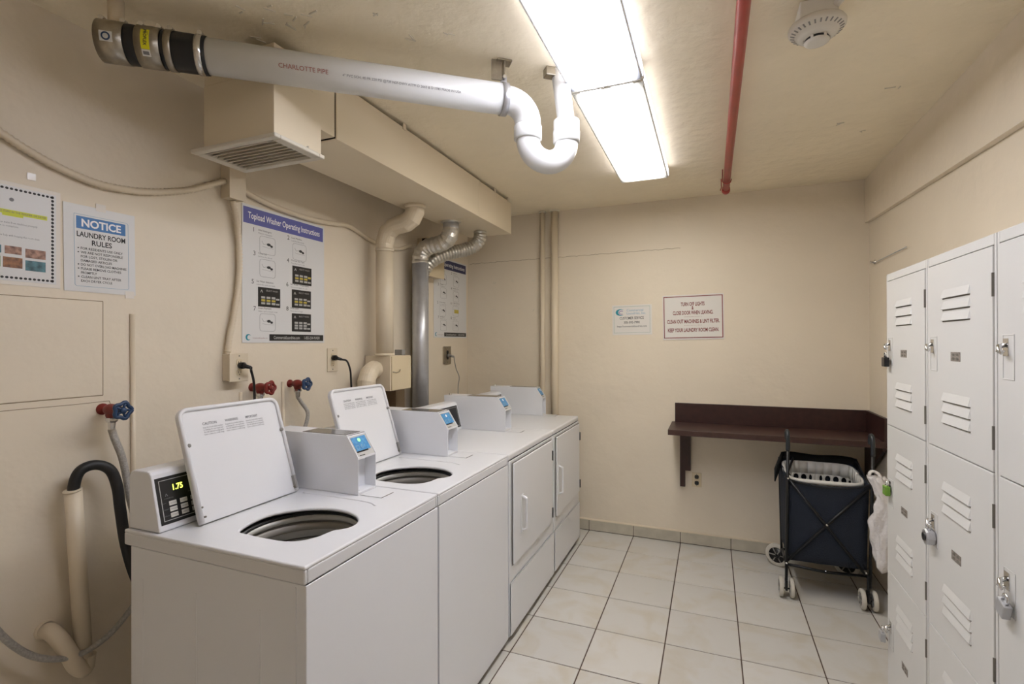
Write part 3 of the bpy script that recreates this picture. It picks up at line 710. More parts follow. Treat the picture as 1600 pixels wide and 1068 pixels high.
o = M().tube(smoothpath([(-1.055, -2.334, 2.185), (-1.062, -2.25, 2.170), (-1.066, -2.15, 2.158), (-1.066, -2.057, 2.152), (-1.066, -1.94, 2.150), (-1.066, -1.837, 2.154), (-1.066, -1.72, 2.166), (-1.066, -1.606, 2.180), (-1.066, -1.52, 2.165), (-1.066, -1.40, 2.135), (-1.066, -1.25, 2.12), (-1.066, -1.1, 2.13), (-1.066, -.99, 2.165), (-1.06, -.95, 2.18)], 6), .0135, 12).build('conduit', PAINT); tag(o, 'smooth beige conduit above the washer poster running behind the painted vent pipe', 'conduit')
pb = thing('fuse_box', 'beige metal electrical box behind the silver vent pipe', 'electrical box', (XL, -.78, 1.98))
M().box(XL, XL+.08, -.84, -.60, 1.985, 2.255).build('box', PAINT, pb, bevel=.002)
M().box(XL+.08, XL+.084, -.845, -.595, 1.98, 2.26).build('cover', IVORY, pb, bevel=.001)
M().box(XL+.04, XL+.078, -.842, -.839, 2.11, 2.25).build('gap', BLACK, pb)

# ------------------------------------------------------------ big painted duct with grille
dk = thing('air_duct', 'large beige sheet metal duct under the ceiling, open grille at its near end', 'air duct', (-.66, -1.5, 2.2))
def ductbox(x0, x1, y0, y1, z0, z1, nm, m_=DUCTP, b=.002): return M().box(x0, x1, y0, y1, z0, z1).build(nm, m_, dk, bevel=b)
ductbox(-.84, -.490, -2.364, -1.020, 2.312, 2.548, 'duct_section')
ductbox(-.84, -.492, -1.018, -.470, 2.312, 2.546, 'duct_section')
ductbox(-.835, -.494, -2.484, -2.366, 2.318, 2.545, 'duct_section')
nb = ductbox(-.834, -.488, -2.672, -2.448, 2.204, 2.44, 'outlet_box')
ductbox(-.833, -.4895, -2.670, -2.486, 2.441, 2.53, 'duct_section')
for y in (-2.3650, -1.019): M().box(-.80, -.4925, y-.0013, y+.0013, 2.3135, 2.546).build('seam', DARKGAP, dk)
for y in (-2.362, -1.034): M().box(-.84, -.4885, y, y+.012, 2.3105, 2.5485).build('seam_flange', DUCTP, dk, bevel=.0008)
gr = M(); gx0, gx1, gy0, gy1 = -.865, -.452, -2.702, -2.468
for a in ((gx0, gx1, gy0, gy0+.026), (gx0, gx1, gy1-.026, gy1), (gx0, gx0+.04, gy0+.026, gy1-.026), (gx1-.04, gx1, gy0+.026, gy1-.026)): gr.box(*a, 2.188, 2.203)
grille = gr.build('grille_frame', mat('grille_paint', 'cfc8ba', .4), dk, bevel=.004)
for k in range(8):
    y = gy0+.033+k*.0222
    M().prism([(y, 2.190), (y+.003, 2.1895), (y+.0155, 2.2035), (y+.0125, 2.204)], lambda u, v, q: (q, u, v), gx0+.038, gx1-.038).build('slat', MATS['grille_paint'], grille)
M().box(gx0+.035, gx1-.035, gy0+.032, gy1-.024, 2.2045, 2.206).build('grille_shade', DARKGAP, grille)  # dark sheet whose colour stands in for the unlit duct above the slats
M().cyl((-.4885, -2.52, 2.222), (-.484, -2.52, 2.222), .004, 8).build('screw', CHROME, dk)
for y in (-.80, -1.9, -.56): M().box(-.487, -.484, y, y+.025, 2.535, ZC-.001).build('hanger_strap', PAINT, dk)

# painted vent pipe with lint box
vp = thing('vent_pipe', 'beige painted round vent pipe with elbow joining the big duct', 'vent pipe', (-.95, -1.412, 1.42))
def joined(pts, r, m_, nm, par, n=24): return M().tube(pts, r, n).build(nm, m_, par)
joined([(-.95, -1.412, 1.415), (-.95, -1.412, 2.065)], .053, PAINT, 'pipe', vp)
M().tube([(-.95, -1.412, 2.05), (-.95, -1.412, 2.068)], .056, 24).build('collar', PAINT, vp)
M().tube([(-.95, -1.412, 1.415), (-.95, -1.412, 1.43)], .060, 24).build('collar', PAINT, vp)
el = [(-.95, -1.412, 2.06), (-.95, -1.412, 2.105), (-.928, -1.412, 2.165), (-.885, -1.412, 2.198), (-.835, -1.412, 2.210)]
M().tube(el, .054, 24, smooth=False).build('elbow', PAINT, vp)
el = [(-.84, -1.412, 2.208), (-.795, -1.412, 2.215), (-.752, -1.412, 2.24), (-.733, -1.412, 2.275), (-.731, -1.412, 2.314)]
M().tube(el, [.056]*4+[.056], 24, smooth=False).build('elbow', PAINT, vp)
M().tube([(-.731, -1.412, 2.292), (-.731, -1.412, 2.313)], [.058, .064], 24).build('collar', PAINT, vp)
lb = thing('lint_box', 'square beige lint trap box with hinged door at the foot of painted vent pipe', 'lint trap', (-.98, -1.34, 1.2))
M().box(-1.07, -.885, -1.447, -1.235, 1.203, 1.415).build('box', PAINT, lb, bevel=.002)
dd = M().box(-.885, -.877, -1.440, -1.236, 1.206, 1.412).build('door', IVORY, lb, bevel=.002)
M().tube([(-.876, -1.435, 1.318), (-.872, -1.40, 1.312), (-.872, -1.37, 1.318), (-.874, -1.36, 1.328)], .003, 6).build('latch', BRUSH, lb)
M().box(-.985, -.93, -1.26, -1.22, 1.415, 1.45).build('bracket', GREYP, lb, bevel=.002)
p, rs = ribbed(smoothpath([(-.99, -1.44, 1.33), (-.985, -1.49, 1.33), (-.975, -1.54, 1.30), (-.97, -1.565, 1.25), (-.97, -1.57, 1.15), (-.96, -1.57, .95)], 6), .052, .0015, .03)
o = M().tube(p, rs, 24, smooth=False).build('vent_elbow', PAINT); tag(o, 'beige segmented vent elbow curling down from the lint trap behind the second lid', 'vent elbow')
o = M().box(XL, -.99, -1.24, -1.14, .9, 1.20).build('lint_box_stand', mat('brown_metal', '7d6a52', .5)); tag(o, 'dark brown metal post under the lint trap beside the silver vent pipe', 'metal post')
# silver vent pipe
sp = thing('vent_pipe', 'shiny silver metal vent pipe with foil elbow, between the two posters', 'vent pipe', (-.95, -1.0, .95))
joined([(-.955, -1.0, .80), (-.955, -1.0, 2.045)], .056, STEEL, 'pipe', sp, 28)
M().box(-.903, -.899, -1.008, -.998, .82, 2.04).build('seam', STEEL, sp)
pts = smoothpath([(-.955, -1.0, 2.03), (-.955, -1.0, 2.07), (-.935, -.998, 2.125), (-.89, -.99, 2.155), (-.845, -.985, 2.163), (-.80, -.98, 2.172), (-.757, -.976, 2.195), (-.735, -.974, 2.235), (-.731, -.973, 2.27)], 3)
p, rs = ribbed(pts, .056, .0025, .017); M().tube(p, rs, 24, smooth=False).build('elbow', FOIL, sp)
joined([(-.731, -.973, 2.255), (-.731, -.973, 2.313)], .054, STEEL, 'collar', sp)
M().tube([(-.731, -.973, 2.303), (-.731, -.973, 2.314)], [.060, .072], 20).build('flange', FOIL, sp)
p, rs = ribbed(smoothpath([(-.673, -.635, 2.316), (-.675, -.637, 2.26), (-.70, -.66, 2.21), (-.75, -.70, 2.175), (-.81, -.765, 2.15), (-.87, -.83, 2.12), (-.94, -.88, 2.07), (-1.0, -.895, 1.99), (-1.025, -.90, 1.85), (-1.03, -.90, 1.4), (-1.03, -.90, .9)], 8), .046, .0035, .011)
o = M().tube(p, rs, 20, smooth=False).build('flexible_duct', FOIL); tag(o, 'crinkled foil flexible duct curving from the duct down behind the silver vent pipe', 'flexible duct')

# ------------------------------------------------------------ pipes on back wall
for x, r, lb_ in ((-.375, .021, 'thinner of the two beige painted pipes up the back wall'), (-.272, .030, 'thicker beige painted pipe up the back wall, right of the thinner one')):
    t = thing('wall_pipe', lb_, 'pipe', (x, YB-.036, 0)); M().cyl((x, YB-.036, .004), (x, YB-.036, ZC-.001), r, 20).build('pipe', PAINT, t)
    M().tube([(x, YB-.036, ZC-.012), (x, YB-.036, ZC-.001)], r+.008, 18).build('collar', CHIP, t)

# ------------------------------------------------------------ white PVC drain
D = Vector((.79, .61, 0)).normalized(); P0 = Vector((.169, -2.207, 2.421)); K = .97
def pp(s, z=None): 
    q = P0 + D*s*K; q.z = .0447 + K*((2.45 - s*.009 if s < 0 else 2.45) if z is None else z); return q
pv = thing('pvc_pipe', 'long white plastic drain pipe with black couplings and a U trap below the ceiling', 'drain pipe', (.1, -2.2, 2.2))
pipe = M().tube([pp(-1.05), pp(.01)], .0555, 32).build('pipe', PVC, pv)
# elbow, trap, riser (leg 1 at s=.105, leg 2 at s=.270)
s1, s2, rr = .105, .270, .080
e = [pp(0)] + [pp(s1-.085+.085*math.sin(a), 2.45-.085+.085*math.cos(a)) for a in [PI/2*i/8 for i in range(9)]] + [pp(s1, 2.345)]
M().tube(e, .0505, 28).build('elbow', PVC, pv)
M().tube([pp(s1, 2.356), pp(s1, 2.352), pp(s1, 2.303), pp(s1, 2.300)], [.0505, .054, .054, .0505], 28).build('socket', PVC, pv)
c_ = pp((s1+s2)/2, 2.303)
M().tube([pp(s1, 2.33)] + arc(c_, D*-rr, Vector((0, 0, -rr)), 0, PI, 18) + [pp(s2, 2.33)], .045, 28).build('trap_bend', PVC, pv)
M().tube([pp(s2, 2.305), pp(s2, 2.308), pp(s2, 2.352), pp(s2, 2.352), pp(s2, 2.354), pp(s2, 2.395), pp(s2, 2.400)], [.046, .0525, .0525, .051, .051, .051, .035], 28).build('socket', PVC, pv)
M().tube([pp(s2, 2.39), pp(s2-.03, 2.599)], .0335, 24).build('riser', PVC, pv)
# pipe printing along the barrel
side = Vector((D.y, -D.x, 0))
fq = Fr(pp(-.80) + side*.05 + Vector((0, 0, -.028)), D, Vector((-side.x*.45, -side.y*.45, .89)))
fq = Fr(pp(-.80) + (side*.91+Vector((0, 0, -.41)))*.0561, D + Vector((0, 0, -.009)), (side*.41+Vector((0, 0, .91))))
tx = M(); text(tx, fq, 'CHARLOTTE PIPE', .0, -.004, .020, .0006); tx.build('lettering', mat('ink_faded_red', 'a05a52', .6), pipe)
tx = M(); text(tx, fq, '4" PVC SCH. 40 PR 220 PSI @73F NSF-DWV ASTM D 2665 & D 1785 MADE IN USA', .20, -.003, .0115, .0006); tx.build('lettering', INKG, pipe)
# clamp
cl = M(); cc = pp(.005); cl.tube([cc-D*.012, cc+D*.012], .0597, 28); cl.obox(cc+side*.0+Vector((0, 0, .068)), D*.012, side*.004, Vector((0, 0, .02))); cl.build('pipe_clamp', STEEL, pv)
hg = M(); hg.obox((cc.x-.02, cc.y-.02, 2.528), D*.020, side*.003, (0, 0, .038)); hg.obox((cc.x, cc.y, 2.562), D*.028, side*.022, (0, 0, .003)); hg.obox((cc.x, cc.y, 2.53), D*.003, side*.018, (0, 0, .036)); hg.build('hanger_bracket', BRUSH, pv)
M().cyl(cc+side*.008+Vector((0, 0, .078)), cc+side*.022+Vector((0, 0, .078)), .007, 8).build('bolt', CHROME, pv)
h2 = M(); q = pp(s2-.07, 2.583); h2.obox(q, D*.022, side*.02, (0, 0, .017)); h2.build('hanger_bracket', BRUSH, pv, bevel=.003)
# couplings at the left end
def sleeve(a, b, r, nm, m_, n=28): r *= K; return M().tube([pp(a), pp(a+(b-a)*.03), pp(a+(b-a)*.97), pp(b)], [r-.002, r, r, r-.002], n).build(nm, m_, pv)
sleeve(-1.128, -1.024, .0605, 'rubber_coupling', RUBBER)
M().tube([pp(-1.054), pp(-1.034)], .0630*K, 28).build('band_clamp', CHROME, pv)
M().tube([pp(-1.140), pp(-1.120)], .0632*K, 28).build('band_clamp', BRUSH, pv)
sleeve(-1.154, -1.138, .060, 'rubber_ring', RUBBER)
b1 = M().tube([pp(-1.220), pp(-1.152)], .0632*K, 28).build('shielded_coupling', BRUSH, pv)
sleeve(-1.256, -1.218, .0605, 'rubber_ring', RUBBER)
b2 = M().tube([pp(-1.328), pp(-1.252)], .0632*K, 28).build('shielded_coupling', BRUSH, pv)
M().tube([pp(-1.29), pp(-1.29, 2.5995)], .022, 20).build('ceiling_stub', PAINT, pv)
for s_, up_ in ((-1.320, .066), (-1.262, .066), (-1.212, .066), (-1.162, .066), (-1.13, .066), (-1.044, .066)):
    M().cyl(pp(s_)+side*.004+Vector((0, 0, up_*K)), pp(s_)+side*.03+Vector((0, 0, (up_-.006)*K)), .0075, 10).build('clamp_screw', CHROME, pv)
def sticker(s0, s1_, a0, a1, m_, nm, par, rad=.0620):
    mm = M(); n = 8; V = []
    for i in range(n+1):
        a = a0+(a1-a0)*i/n; off = side*math.cos(a)*rad + Vector((0, 0, math.sin(a)*rad))
        V += [pp(s0)+off, pp(s1_)+off]
    mm.add(V, [(2*i, 2*i+1, 2*i+3, 2*i+2) for i in range(n)], True); return mm.build(nm, m_, par)
sticker(-1.200, -1.176, -.55, .45, YELS, 'yellow_sticker', b1)
sticker(-1.200, -1.176, -.88, -.56, PAPER, 'barcode_sticker', b1)
sticker(-1.197, -1.180, -.80, -.64, INKG, 'barcode', b1, .0624)
sticker(-1.310, -1.275, -.45, .02, PAPER, 'round_sticker', b2)
fs_ = Fr(pp(-1.2925) + (side*.977+Vector((0, 0, -.213)))*.0628, D, (side*.213+Vector((0, 0, .977))))
mm = M()
for k in range(22):
    a, b_ = 2*PI*k/22, 2*PI*(k+1)/22
    mm.add([fs_.p(.012*math.cos(a), .012*math.sin(a)), fs_.p(.012*math.cos(b_), .012*math.sin(b_)), fs_.p(.0075*math.cos(b_), .0075*math.sin(b_), .0004), fs_.p(.0075*math.cos(a), .0075*math.sin(a), .0004)], [(0, 1, 2, 3)])
mm.build('ring_mark', BLUEV, b2)
fy = Fr(pp(-1.188) + (side*.998+Vector((0, 0, -.04)))*.0628, Vector((0, 0, -1)), D)
tx = M(); text(tx, fy, 'PROFLEX', -.026, -.003, .012, .0002, bold=.03); text(tx, fy, '3000', -.02, .0065, .005, .0002); tx.build('lettering', INK, b1)

# ------------------------------------------------------------ ceiling lamps
def lamp(y0, y1, col, s, label):
    xc = .523; hw = .143
    t = thing('ceiling_lamp', label, 'ceiling light', (xc, (y0+y1)/2, ZC), 'fluorescent lamps in line on the ceiling')
    M().box(xc-.115, xc+.115, y0+.004, y1-.004, 2.535, ZC-.001).build('housing', mat('lamp_white', 'e8e6e2', .4), t)
    prof = [(-hw, 2.540), (-hw, 2.512), (-hw+.012, 2.502), (hw-.012, 2.502), (hw, 2.512), (hw, 2.540)]
    m_ = lampmat('lamp_diffuser', col, s, hw)
    d = M().prism([(u, v) for u, v in prof], lambda u, v, q: (xc+u, q, v), y0+.006, y1-.006).build('diffuser', m_)
    me = d.data; me.transform(Matrix.Translation(d.location - Vector((xc, (y0+y1)/2, 2.52)))); d.location = Vector((xc, (y0+y1)/2, 2.52)) - t.location; d.parent = t
    for y in (y0, y1-.007): f = M(); f.prism([(-hw-.003, 2.545), (-hw-.003, 2.51), (-hw+.010, 2.499), (hw-.010, 2.499), (hw+.003, 2.51), (hw+.003, 2.545)], lambda u, v, q: (xc+u, q, v), y, y+.007); f.build('end_cap', MATS['lamp_white'], t)
    side_m = MATS.get('lamp_side') or emis('lamp_side', 'f6f4ff', 1.3)
    for sx in (-1, 1): M().box(xc+sx*(hw+.0005)-.0015, xc+sx*(hw+.0005)+.0015, y0+.007, y1-.007, 2.512, 2.548).build('side_lens', side_m, t)
    for sx in (-1, 1): M().box(xc+sx*.062-.042, xc+sx*.062+.042, y0+.0005, y0+.0065, 2.4975, 2.4988).build('lens_gap', MATS.get('gap_light') or emis('gap_light', 'ffffff', 2.0), t)
    for sx in (-1, 1): M().tube([(xc+sx*(hw-.004), y0+.007, 2.5045), (xc+sx*(hw-.004), y1-.007, 2.5045)], .0028, 6).build('edge_bead', MATS['lamp_white'], t)
lamp(-3.215, -1.999, 'f0f2ff', LAMP, 'nearest fluorescent ceiling lamp, bluish white, cut off by the top of the photo')
lamp(-1.992, -.775, 'fffaf0', LAMP*.85, 'farther warm white fluorescent ceiling lamp, ending short of the back wall')

# ------------------------------------------------------------ red sprinkler pipe, smoke detector
rp_ = thing('sprinkler_pipe', 'red painted pipe running along the ceiling towards the back wall', 'pipe', (1.0, -2.5, 2.46))
M().tube([(1.0, YF+.02, 2.505), (1.0, -.40, 2.50)], .0205, 20).build('pipe', REDP, rp_)
M().tube([(1.0, -.41, 2.50), (1.0, -.375, 2.497), (1.0, -.355, 2.50), (1.0, -.350, 2.50)], [.024, .026, .026, .018], 18).build('end_cap', REDP, rp_)
M().tube([(.975, -.60, 2.565), (.974, -.60, 2.49), (.985, -.60, 2.478), (1.0, -.60, 2.474), (1.02, -.60, 2.48), (1.026, -.60, 2.50)], .003, 6).build('hanger', REDP, rp_)
M().tube([(.970, -.44, 2.555), (.972, -.44, 2.50), (.965, -.44, 2.48)], .003, 6).build('wire', REDP, rp_)
sd = thing('smoke_detector', 'white round smoke detector on a ceiling box, right of the red pipe', 'smoke detector', (1.225, -2.11, ZC))
M().box(1.17, 1.275, -2.165, -2.060, 2.506, ZC-.001).build('mounting_box', DETECT, sd, bevel=.004)
M().lathe((1.225, -2.11, 2.512), (0, 0, -1), [(.0, 0), (.078, 0), (.082, .006), (.081, .016), (.076, .022), (.062, .028), (.058, .036), (.048, .042), (.040, .044), (.034, .046)], 40).build('base', DETECT, sd)
M().lathe((1.225, -2.11, 2.466), (0, 0, -1), [(.034, 0), (.036, .004), (.036, .008)], 32).build('vent_ring', BLACK, sd)
M().lathe((1.225, -2.11, 2.460), (0, 0, -1), [(.036, 0), (.035, .006), (.026, .009), (0, .010)], 32).build('cap', DETECT, sd)
for k in range(28):
    a = 2*PI*k/28; c = Vector((1.225+.069*math.cos(a), -2.11+.069*math.sin(a), 2.4868))
    M().obox(c, (.006*math.cos(a), .006*math.sin(a), .0024), (-.0022*math.sin(a), .0022*math.cos(a), 0), (0, 0, .001)).build('vent_slot', GREYP, sd)
for k in range(6):
    a = 2*PI*k/6; c = Vector((1.225+.0362*math.cos(a), -2.11+.0362*math.sin(a), 2.462))
    M().obox(c, (.002*math.cos(a), .002*math.sin(a), 0), (-.004*math.sin(a), .004*math.cos(a), 0), (0, 0, .005)).build('rib', DETECT, sd)
o = M().tube(smoothpath([(1.262, -2.135, 2.535), (1.285, -2.20, 2.54), (1.32, -2.32, 2.55), (1.44, -2.72, 2.552), (1.6, -3.3, 2.552)], 5), .0115, 12).build('conduit', DETECT); tag(o, 'white conduit leading from the smoke detector to the top of the photo', 'conduit')

# ------------------------------------------------------------ paper signs
# laminated rules sheet
nt_ = thing('notice_sheet', 'laminated laundry room rules sheet with a blue NOTICE banner', 'sign', (XL, -2.87, 1.67))
f = Fr((XL, -2.98, 1.668), (0, 1, .005), (0, -.012, 1))
m_ = M(); f.rect(m_, 0, .220, 0, .294, .001, .0025); sheet = m_.build('sheet', PAPER, nt_)
m_ = M(); f.rect(m_, .036, .188, .214, .256, .0025, .003); m_.build('banner', BLUEN, sheet)
m_ = M(); text(m_, f, 'NOTICE', .112, .2225, .036, .0034, 'CENTER', bold=.03, width=.122); m_.build('lettering', WHITEP, sheet)
m_ = M(); text(m_, f, 'LAUNDRY ROOM', .112, .187, .025, .003, 'CENTER', bold=.02, width=.150); text(m_, f, 'RULES', .112, .162, .025, .003, 'CENTER', bold=.02, width=.062)
for i, (s_, b_) in enumerate((('FOR RESIDENTS USE ONLY', 1), ('WE ARE NOT RESPONSIBLE', 1), ('FOR LOST, STOLEN OR', 0), ('DAMAGED ARTICLES', 0), ('DO NOT OVERLOAD MACHINES', 1), ('PLEASE REMOVE CLOTHES', 1), ('PROMPTLY', 0), ('CLEAN LINT TRAY AFTER', 1), ('EACH DRYER CYCLE', 0))):
    v = .144-.0138*i; text(m_, f, s_, .048, v, .0116, .003, bold=.01, width=len(s_)*.0059)
    if b_: f.disc(m_, .041, v+.004, .0022, .0022, .0025, .003, 8)
m_.build('lettering', INK, sheet)
m_ = M(); f.line(m_, [(.030, .262), (.192, .262), (.197, .257), (.197, .024), (.192, .019), (.035, .019), (.030, .024), (.030, .262)], .001, .0025, .003); m_.build('border', LBLUE, sheet)
for u, v in ((.095, .292), (.185, -.004)): m_ = M(); f.rect(m_, u, u+.03, v-.008, v+.018, .0015, .003); m_.build('tape', TAPE, nt_)
# bordered page
ct = thing('information_page', 'laminated page with scalloped dark border, four photos, highlighted line, at left edge', 'sign', (XL, -3.11, 1.68))
f = Fr((XL, -3.226, 1.684), (0, 1, 0), (0, 0, 1))
m_ = M(); f.rect(m_, -.012, .236, -.012, .302, .001, .002); m_.build('laminate', TAPE, ct, bevel=.001)
m_ = M(); f.rect(m_, 0, .224, 0, .290, .002, .003); sheet = m_.build('sheet', PAPER, ct)
m_ = M()
for i in range(19):
    for v in (.010, .281): f.disc(m_, .012+i*.0111, v, .0042, .0038, .003, .0034, 8)
for i in range(24):
    for u in (.010, .214): f.disc(m_, u, .010+i*.0118, .0040, .0046, .003, .0034, 8)
m_.build('border', INK, sheet)
m_ = M(); text(m_, f, 'NEVER PLACE THESE ITEMS IN THE WASHER OR DRYER', .112, .207, .009, .0036, 'CENTER', width=.17)
text(m_, f, 'Laundry', .04, .190, .010, .0032); text(m_, f, 'Please remove your items from machines promptly', .04, .174, .009, .0032, width=.135)
text(m_, f, 'when the cycle is complete', .04, .164, .008, .0032); text(m_, f, 'Items', .04, .152, .009, .0032); text(m_, f, 'Thank you for your help with keeping this room clean', .04, .135, .009, .0032, width=.14)
f.disc(m_, .112, .248, .006, .006, .003, .0034, 8); m_.build('lettering', INKG, sheet)
m_ = M(); f.rect(m_, .03, .200, .203, .216, .003, .0032); f.rect(m_, .09, .14, .197, .204, .003, .0032); m_.build('highlight', YELL, sheet)
for (u0, u1, v0, v1, mm_) in ((.096, .136, .082, .106, SKIN), (.145, .196, .076, .104, SKIN), (.092, .138, .040, .072, ORANGE), (.145, .196, .036, .068, AQUA), (.045, .088, .082, .106, AQUA), (.042, .086, .040, .072, GREEN)):
    m_ = M(); f.rect(m_, u0, u1, v0, v1, .003, .0034); m_.build('photo_print', mm_, sheet)
o = M(); f.rect(o, .15, .172, .322, .344, .0005, .002); o = o.build('tape', TAPE, ct)

def poster(y0, y1, z0, z1, label, title, second):
    t = thing('poster', label, 'poster', (XL, (y0+y1)/2, z0)); W_, H = y1-y0, z1-z0
    f = Fr((XL, y0, z0), (0, 1, 0), (0, 0, 1)); m_ = M(); f.rect(m_, 0, W_, 0, H, .001, .003); sh_ = m_.build('sheet', PAPER, t)
    # everything below is laid out on a .516 x .64 sheet and scaled
    kx, ky = W_/.516, H/.64
    def rc(mm, u0, u1, v0, v1, d=.0034): f.rect(mm, u0*kx, u1*kx, v0*ky, v1*ky, .003, d)
    m_ = M(); rc(m_, .006, .506, .553, .628); m_.build('banner', NAVYB if second else PURP, sh_)
    m_ = M(); text(m_, f, title, .256*kx, .578*ky, .042*ky, .0038, 'CENTER', bold=.015, width=.45*kx); m_.build('lettering', WHITEP, sh_)
    ink = M(); thin = M(); dark = M(); keys = M()
    cells = [(.095, .425, 0), (.295, .427, 0), (.095, .315, 0), (.292, .302, 1), (.085, .172, 1), (.288, .180, 1), (.095, .056, 0), (.288, .058, 1)]
    heads = ['Add Detergent', 'Load Machine', 'Close Lid', 'Choose Dryer Type' if second else 'Choose Soil Type', 'Set Wash Selection', 'Set Water Temperature', 'Insert Payment', 'Press Start']
    subs = ['Measure detergent', 'Load laundry evenly', 'Lid must be closed', 'Press the key for soil', 'Select the cycle you want', 'Choose hot warm or cold', 'Swipe card or insert coins', 'Press start to begin']
    for i, (u, v, dk_) in enumerate(cells):
        if second: dk_ = 0
        w_, h_ = (.130, .093) if dk_ else (.090, .083)
        text(ink, f, str(i+1), (u-.035)*kx, (v+h_+.012)*ky, .030*ky, .0034)
        text(ink, f, heads[i], (u-.008)*kx, (v+h_+.022)*ky, .0125*ky, .0034); text(thin, f, subs[i], (u-.008)*kx, (v+h_+.008)*ky, .0105*ky, .0034)
        if dk_:
            rc(dark, u, u+w_, v, v+h_); text(keys, f, 'SELECT WASH', (u+.045)*kx, (v+h_-.018)*ky, .011*ky, .0042)
            for a in range(3):
                for b_ in range(3): rc(keys, u+.018+a*.030, u+.040+a*.030, v+.012+b_*.014, v+.022+b_*.014, .004)
            rc(keys, u+.104, u+.124, v+.036, v+.044, .004); rc(keys, u+.104, u+.124, v+.012, v+.020, .004)
            f.line(keys, [((u+.014)*kx, (v+.068)*ky), ((u+.020)*kx, (v+.080)*ky), ((u+.026)*kx, (v+.068)*ky)], .003*kx, .0034, .004)
        else:
            q = [(a*kx, b_*ky) for a, b_ in rrect(u, u+w_, v, v+h_, .012, 3)]; f.line(thin, q+[q[0]], .0012, .003, .0034)
            f.line(thin, [((u+.015)*kx, (v+.035)*ky), ((u+.045)*kx, (v+.032)*ky), ((u+.08)*kx, (v+.032)*ky)], .001, .003, .0034)
            f.line(thin, [((u+.012)*kx, (v+.06)*ky), ((u+.022)*kx, (v+.045)*ky), ((u+.04)*kx, (v+.05)*ky)], .0012, .003, .0034)
            f.disc(ink, (u+.052)*kx, (v+.048)*ky, .012*kx, .007*ky, .003, .0034, 8); f.disc(ink, (u+.068)*kx, (v+.042)*ky, .008*kx, .006*ky, .003, .0034, 8)
    rc(dark, .150, .508, .010, .042)
    text(keys, f, 'CommercialLaundries.com', .175*kx, .019*ky, .021*ky, .004, width=.165*kx, bold=.02); text(keys, f, '1-855-254-WASH', .37*kx, .019*ky, .021*ky, .004, width=.11*kx, bold=.02)
    ink.build('lettering', INK, sh_); thin.build('diagrams', INKG, sh_); dark.build('dark_panels', PANEL, sh_); keys.build('panel_keys', BARK if False else LINEW, sh_)
    yk = M()
    if not second:
        for (u, v) in ((.292, .302), (.085, .172), (.288, .180)):
            for a in range(3): rc(yk, u+.018+a*.030, u+.040+a*.030, v+.026, v+.036, .0043)
            if v == .302: rc(yk, u+.104, u+.124, v+.036, v+.046, .0043)
    else: rc(yk, .31, .38, .205, .235, .0036)
    yk.build('yellow_keys', BARK, sh_)
    lg = M(); q = []
    for k in range(16):
        a, b_ = .6+4.9*k/16, .6+4.9*(k+1)/16; th0, th1 = .009*math.sin(PI*k/16)+.001, .009*math.sin(PI*(k+1)/16)+.001
        u, v, r_ = .032, .026, .015
        lg.add([f.p((u+r_*math.cos(a))*kx, (v+r_*math.sin(a))*ky, .0034), f.p((u+r_*math.cos(b_))*kx, (v+r_*math.sin(b_))*ky, .0034), f.p((u+(r_-th1)*math.cos(b_))*kx, (v+(r_-th1)*math.sin(b_))*ky, .0034), f.p((u+(r_-th0)*math.cos(a))*kx, (v+(r_-th0)*math.sin(a))*ky, .0034)], [(0, 1, 2, 3)])
    lg.build('logo', TEAL, sh_)
    tg = M(); text(tg, f, 'Commercial Laundries, Inc', .055*kx, .020*ky, .009*ky, .0034, width=.085*kx); tg.build('tagline', MAROON, sh_)
poster(-2.307, -1.788, 1.494, 2.134, 'large washer instruction poster with a purple title banner and dark keypad pictures', 'Topload Washer Operating Instructions', False)
poster(-.615, -.066, 1.535, 2.172, 'dryer instruction poster with a navy banner, partly behind the silver vent pipe', 'Dryer Operating Instructions', True)

# back wall signs
cs = thing('service_sign', 'small customer service sign with blue crescent logo on the back wall', 'sign', (.34, YB, 1.55))
f = Fr((.193, YB, 1.556), (1, 0, .012), (-.012, 0, 1))
m_ = M(); f.rect(m_, -.004, .296, -.006, .226, .001, .003); sh_ = m_.build('sheet', PAPER2, cs, bevel=.001)
m_ = M(); f.frame(m_, .008, .282, .010, .214, .0016, .003, .0034); m_.build('border', mat('ink_green', '6f9a86', .5), sh_)
m_ = M()
for k in range(20):
    a, b_ = .9+4.5*k/20, .9+4.5*(k+1)/20; t0, t1 = .020*math.sin(PI*k/20)+.001, .020*math.sin(PI*(k+1)/20)+.001; u, v, ra, rb = .060, .170, .038, .026
    m_.add([f.p(u+ra*math.cos(a), v+rb*math.sin(a), .0034), f.p(u+ra*math.cos(b_), v+rb*math.sin(b_), .0034), f.p(u+(ra-t1)*math.cos(b_), v+(rb-t1*.6)*math.sin(b_), .0034), f.p(u+(ra-t0)*math.cos(a), v+(rb-t0*.6)*math.sin(a), .0034)], [(0, 1, 2, 3)])
m_.build('logo', TEAL, sh_)
m_ = M()
for k in range(14):
    a, b_ = 2*PI*.15+4.2*k/14, 2*PI*.15+4.2*(k+1)/14; t0 = .007; u, v, ra, rb = .068, .168, .022, .016
    m_.add([f.p(u+ra*math.cos(a), v+rb*math.sin(a), .0036), f.p(u+ra*math.cos(b_), v+rb*math.sin(b_), .0036), f.p(u+(ra-t0)*math.cos(b_), v+(rb-t0)*math.sin(b_), .0036), f.p(u+(ra-t0)*math.cos(a), v+(rb-t0)*math.sin(a), .0036)], [(0, 1, 2, 3)])
m_.build('logo_ring', LILAC, sh_)
m_ = M(); text(m_, f, 'Commercial', .108, .176, .026, .0034, width=.125); text(m_, f, 'Laundries, Inc.', .108, .152, .026, .0034, width=.145); m_.build('logo_lettering', LBLUE, sh_)
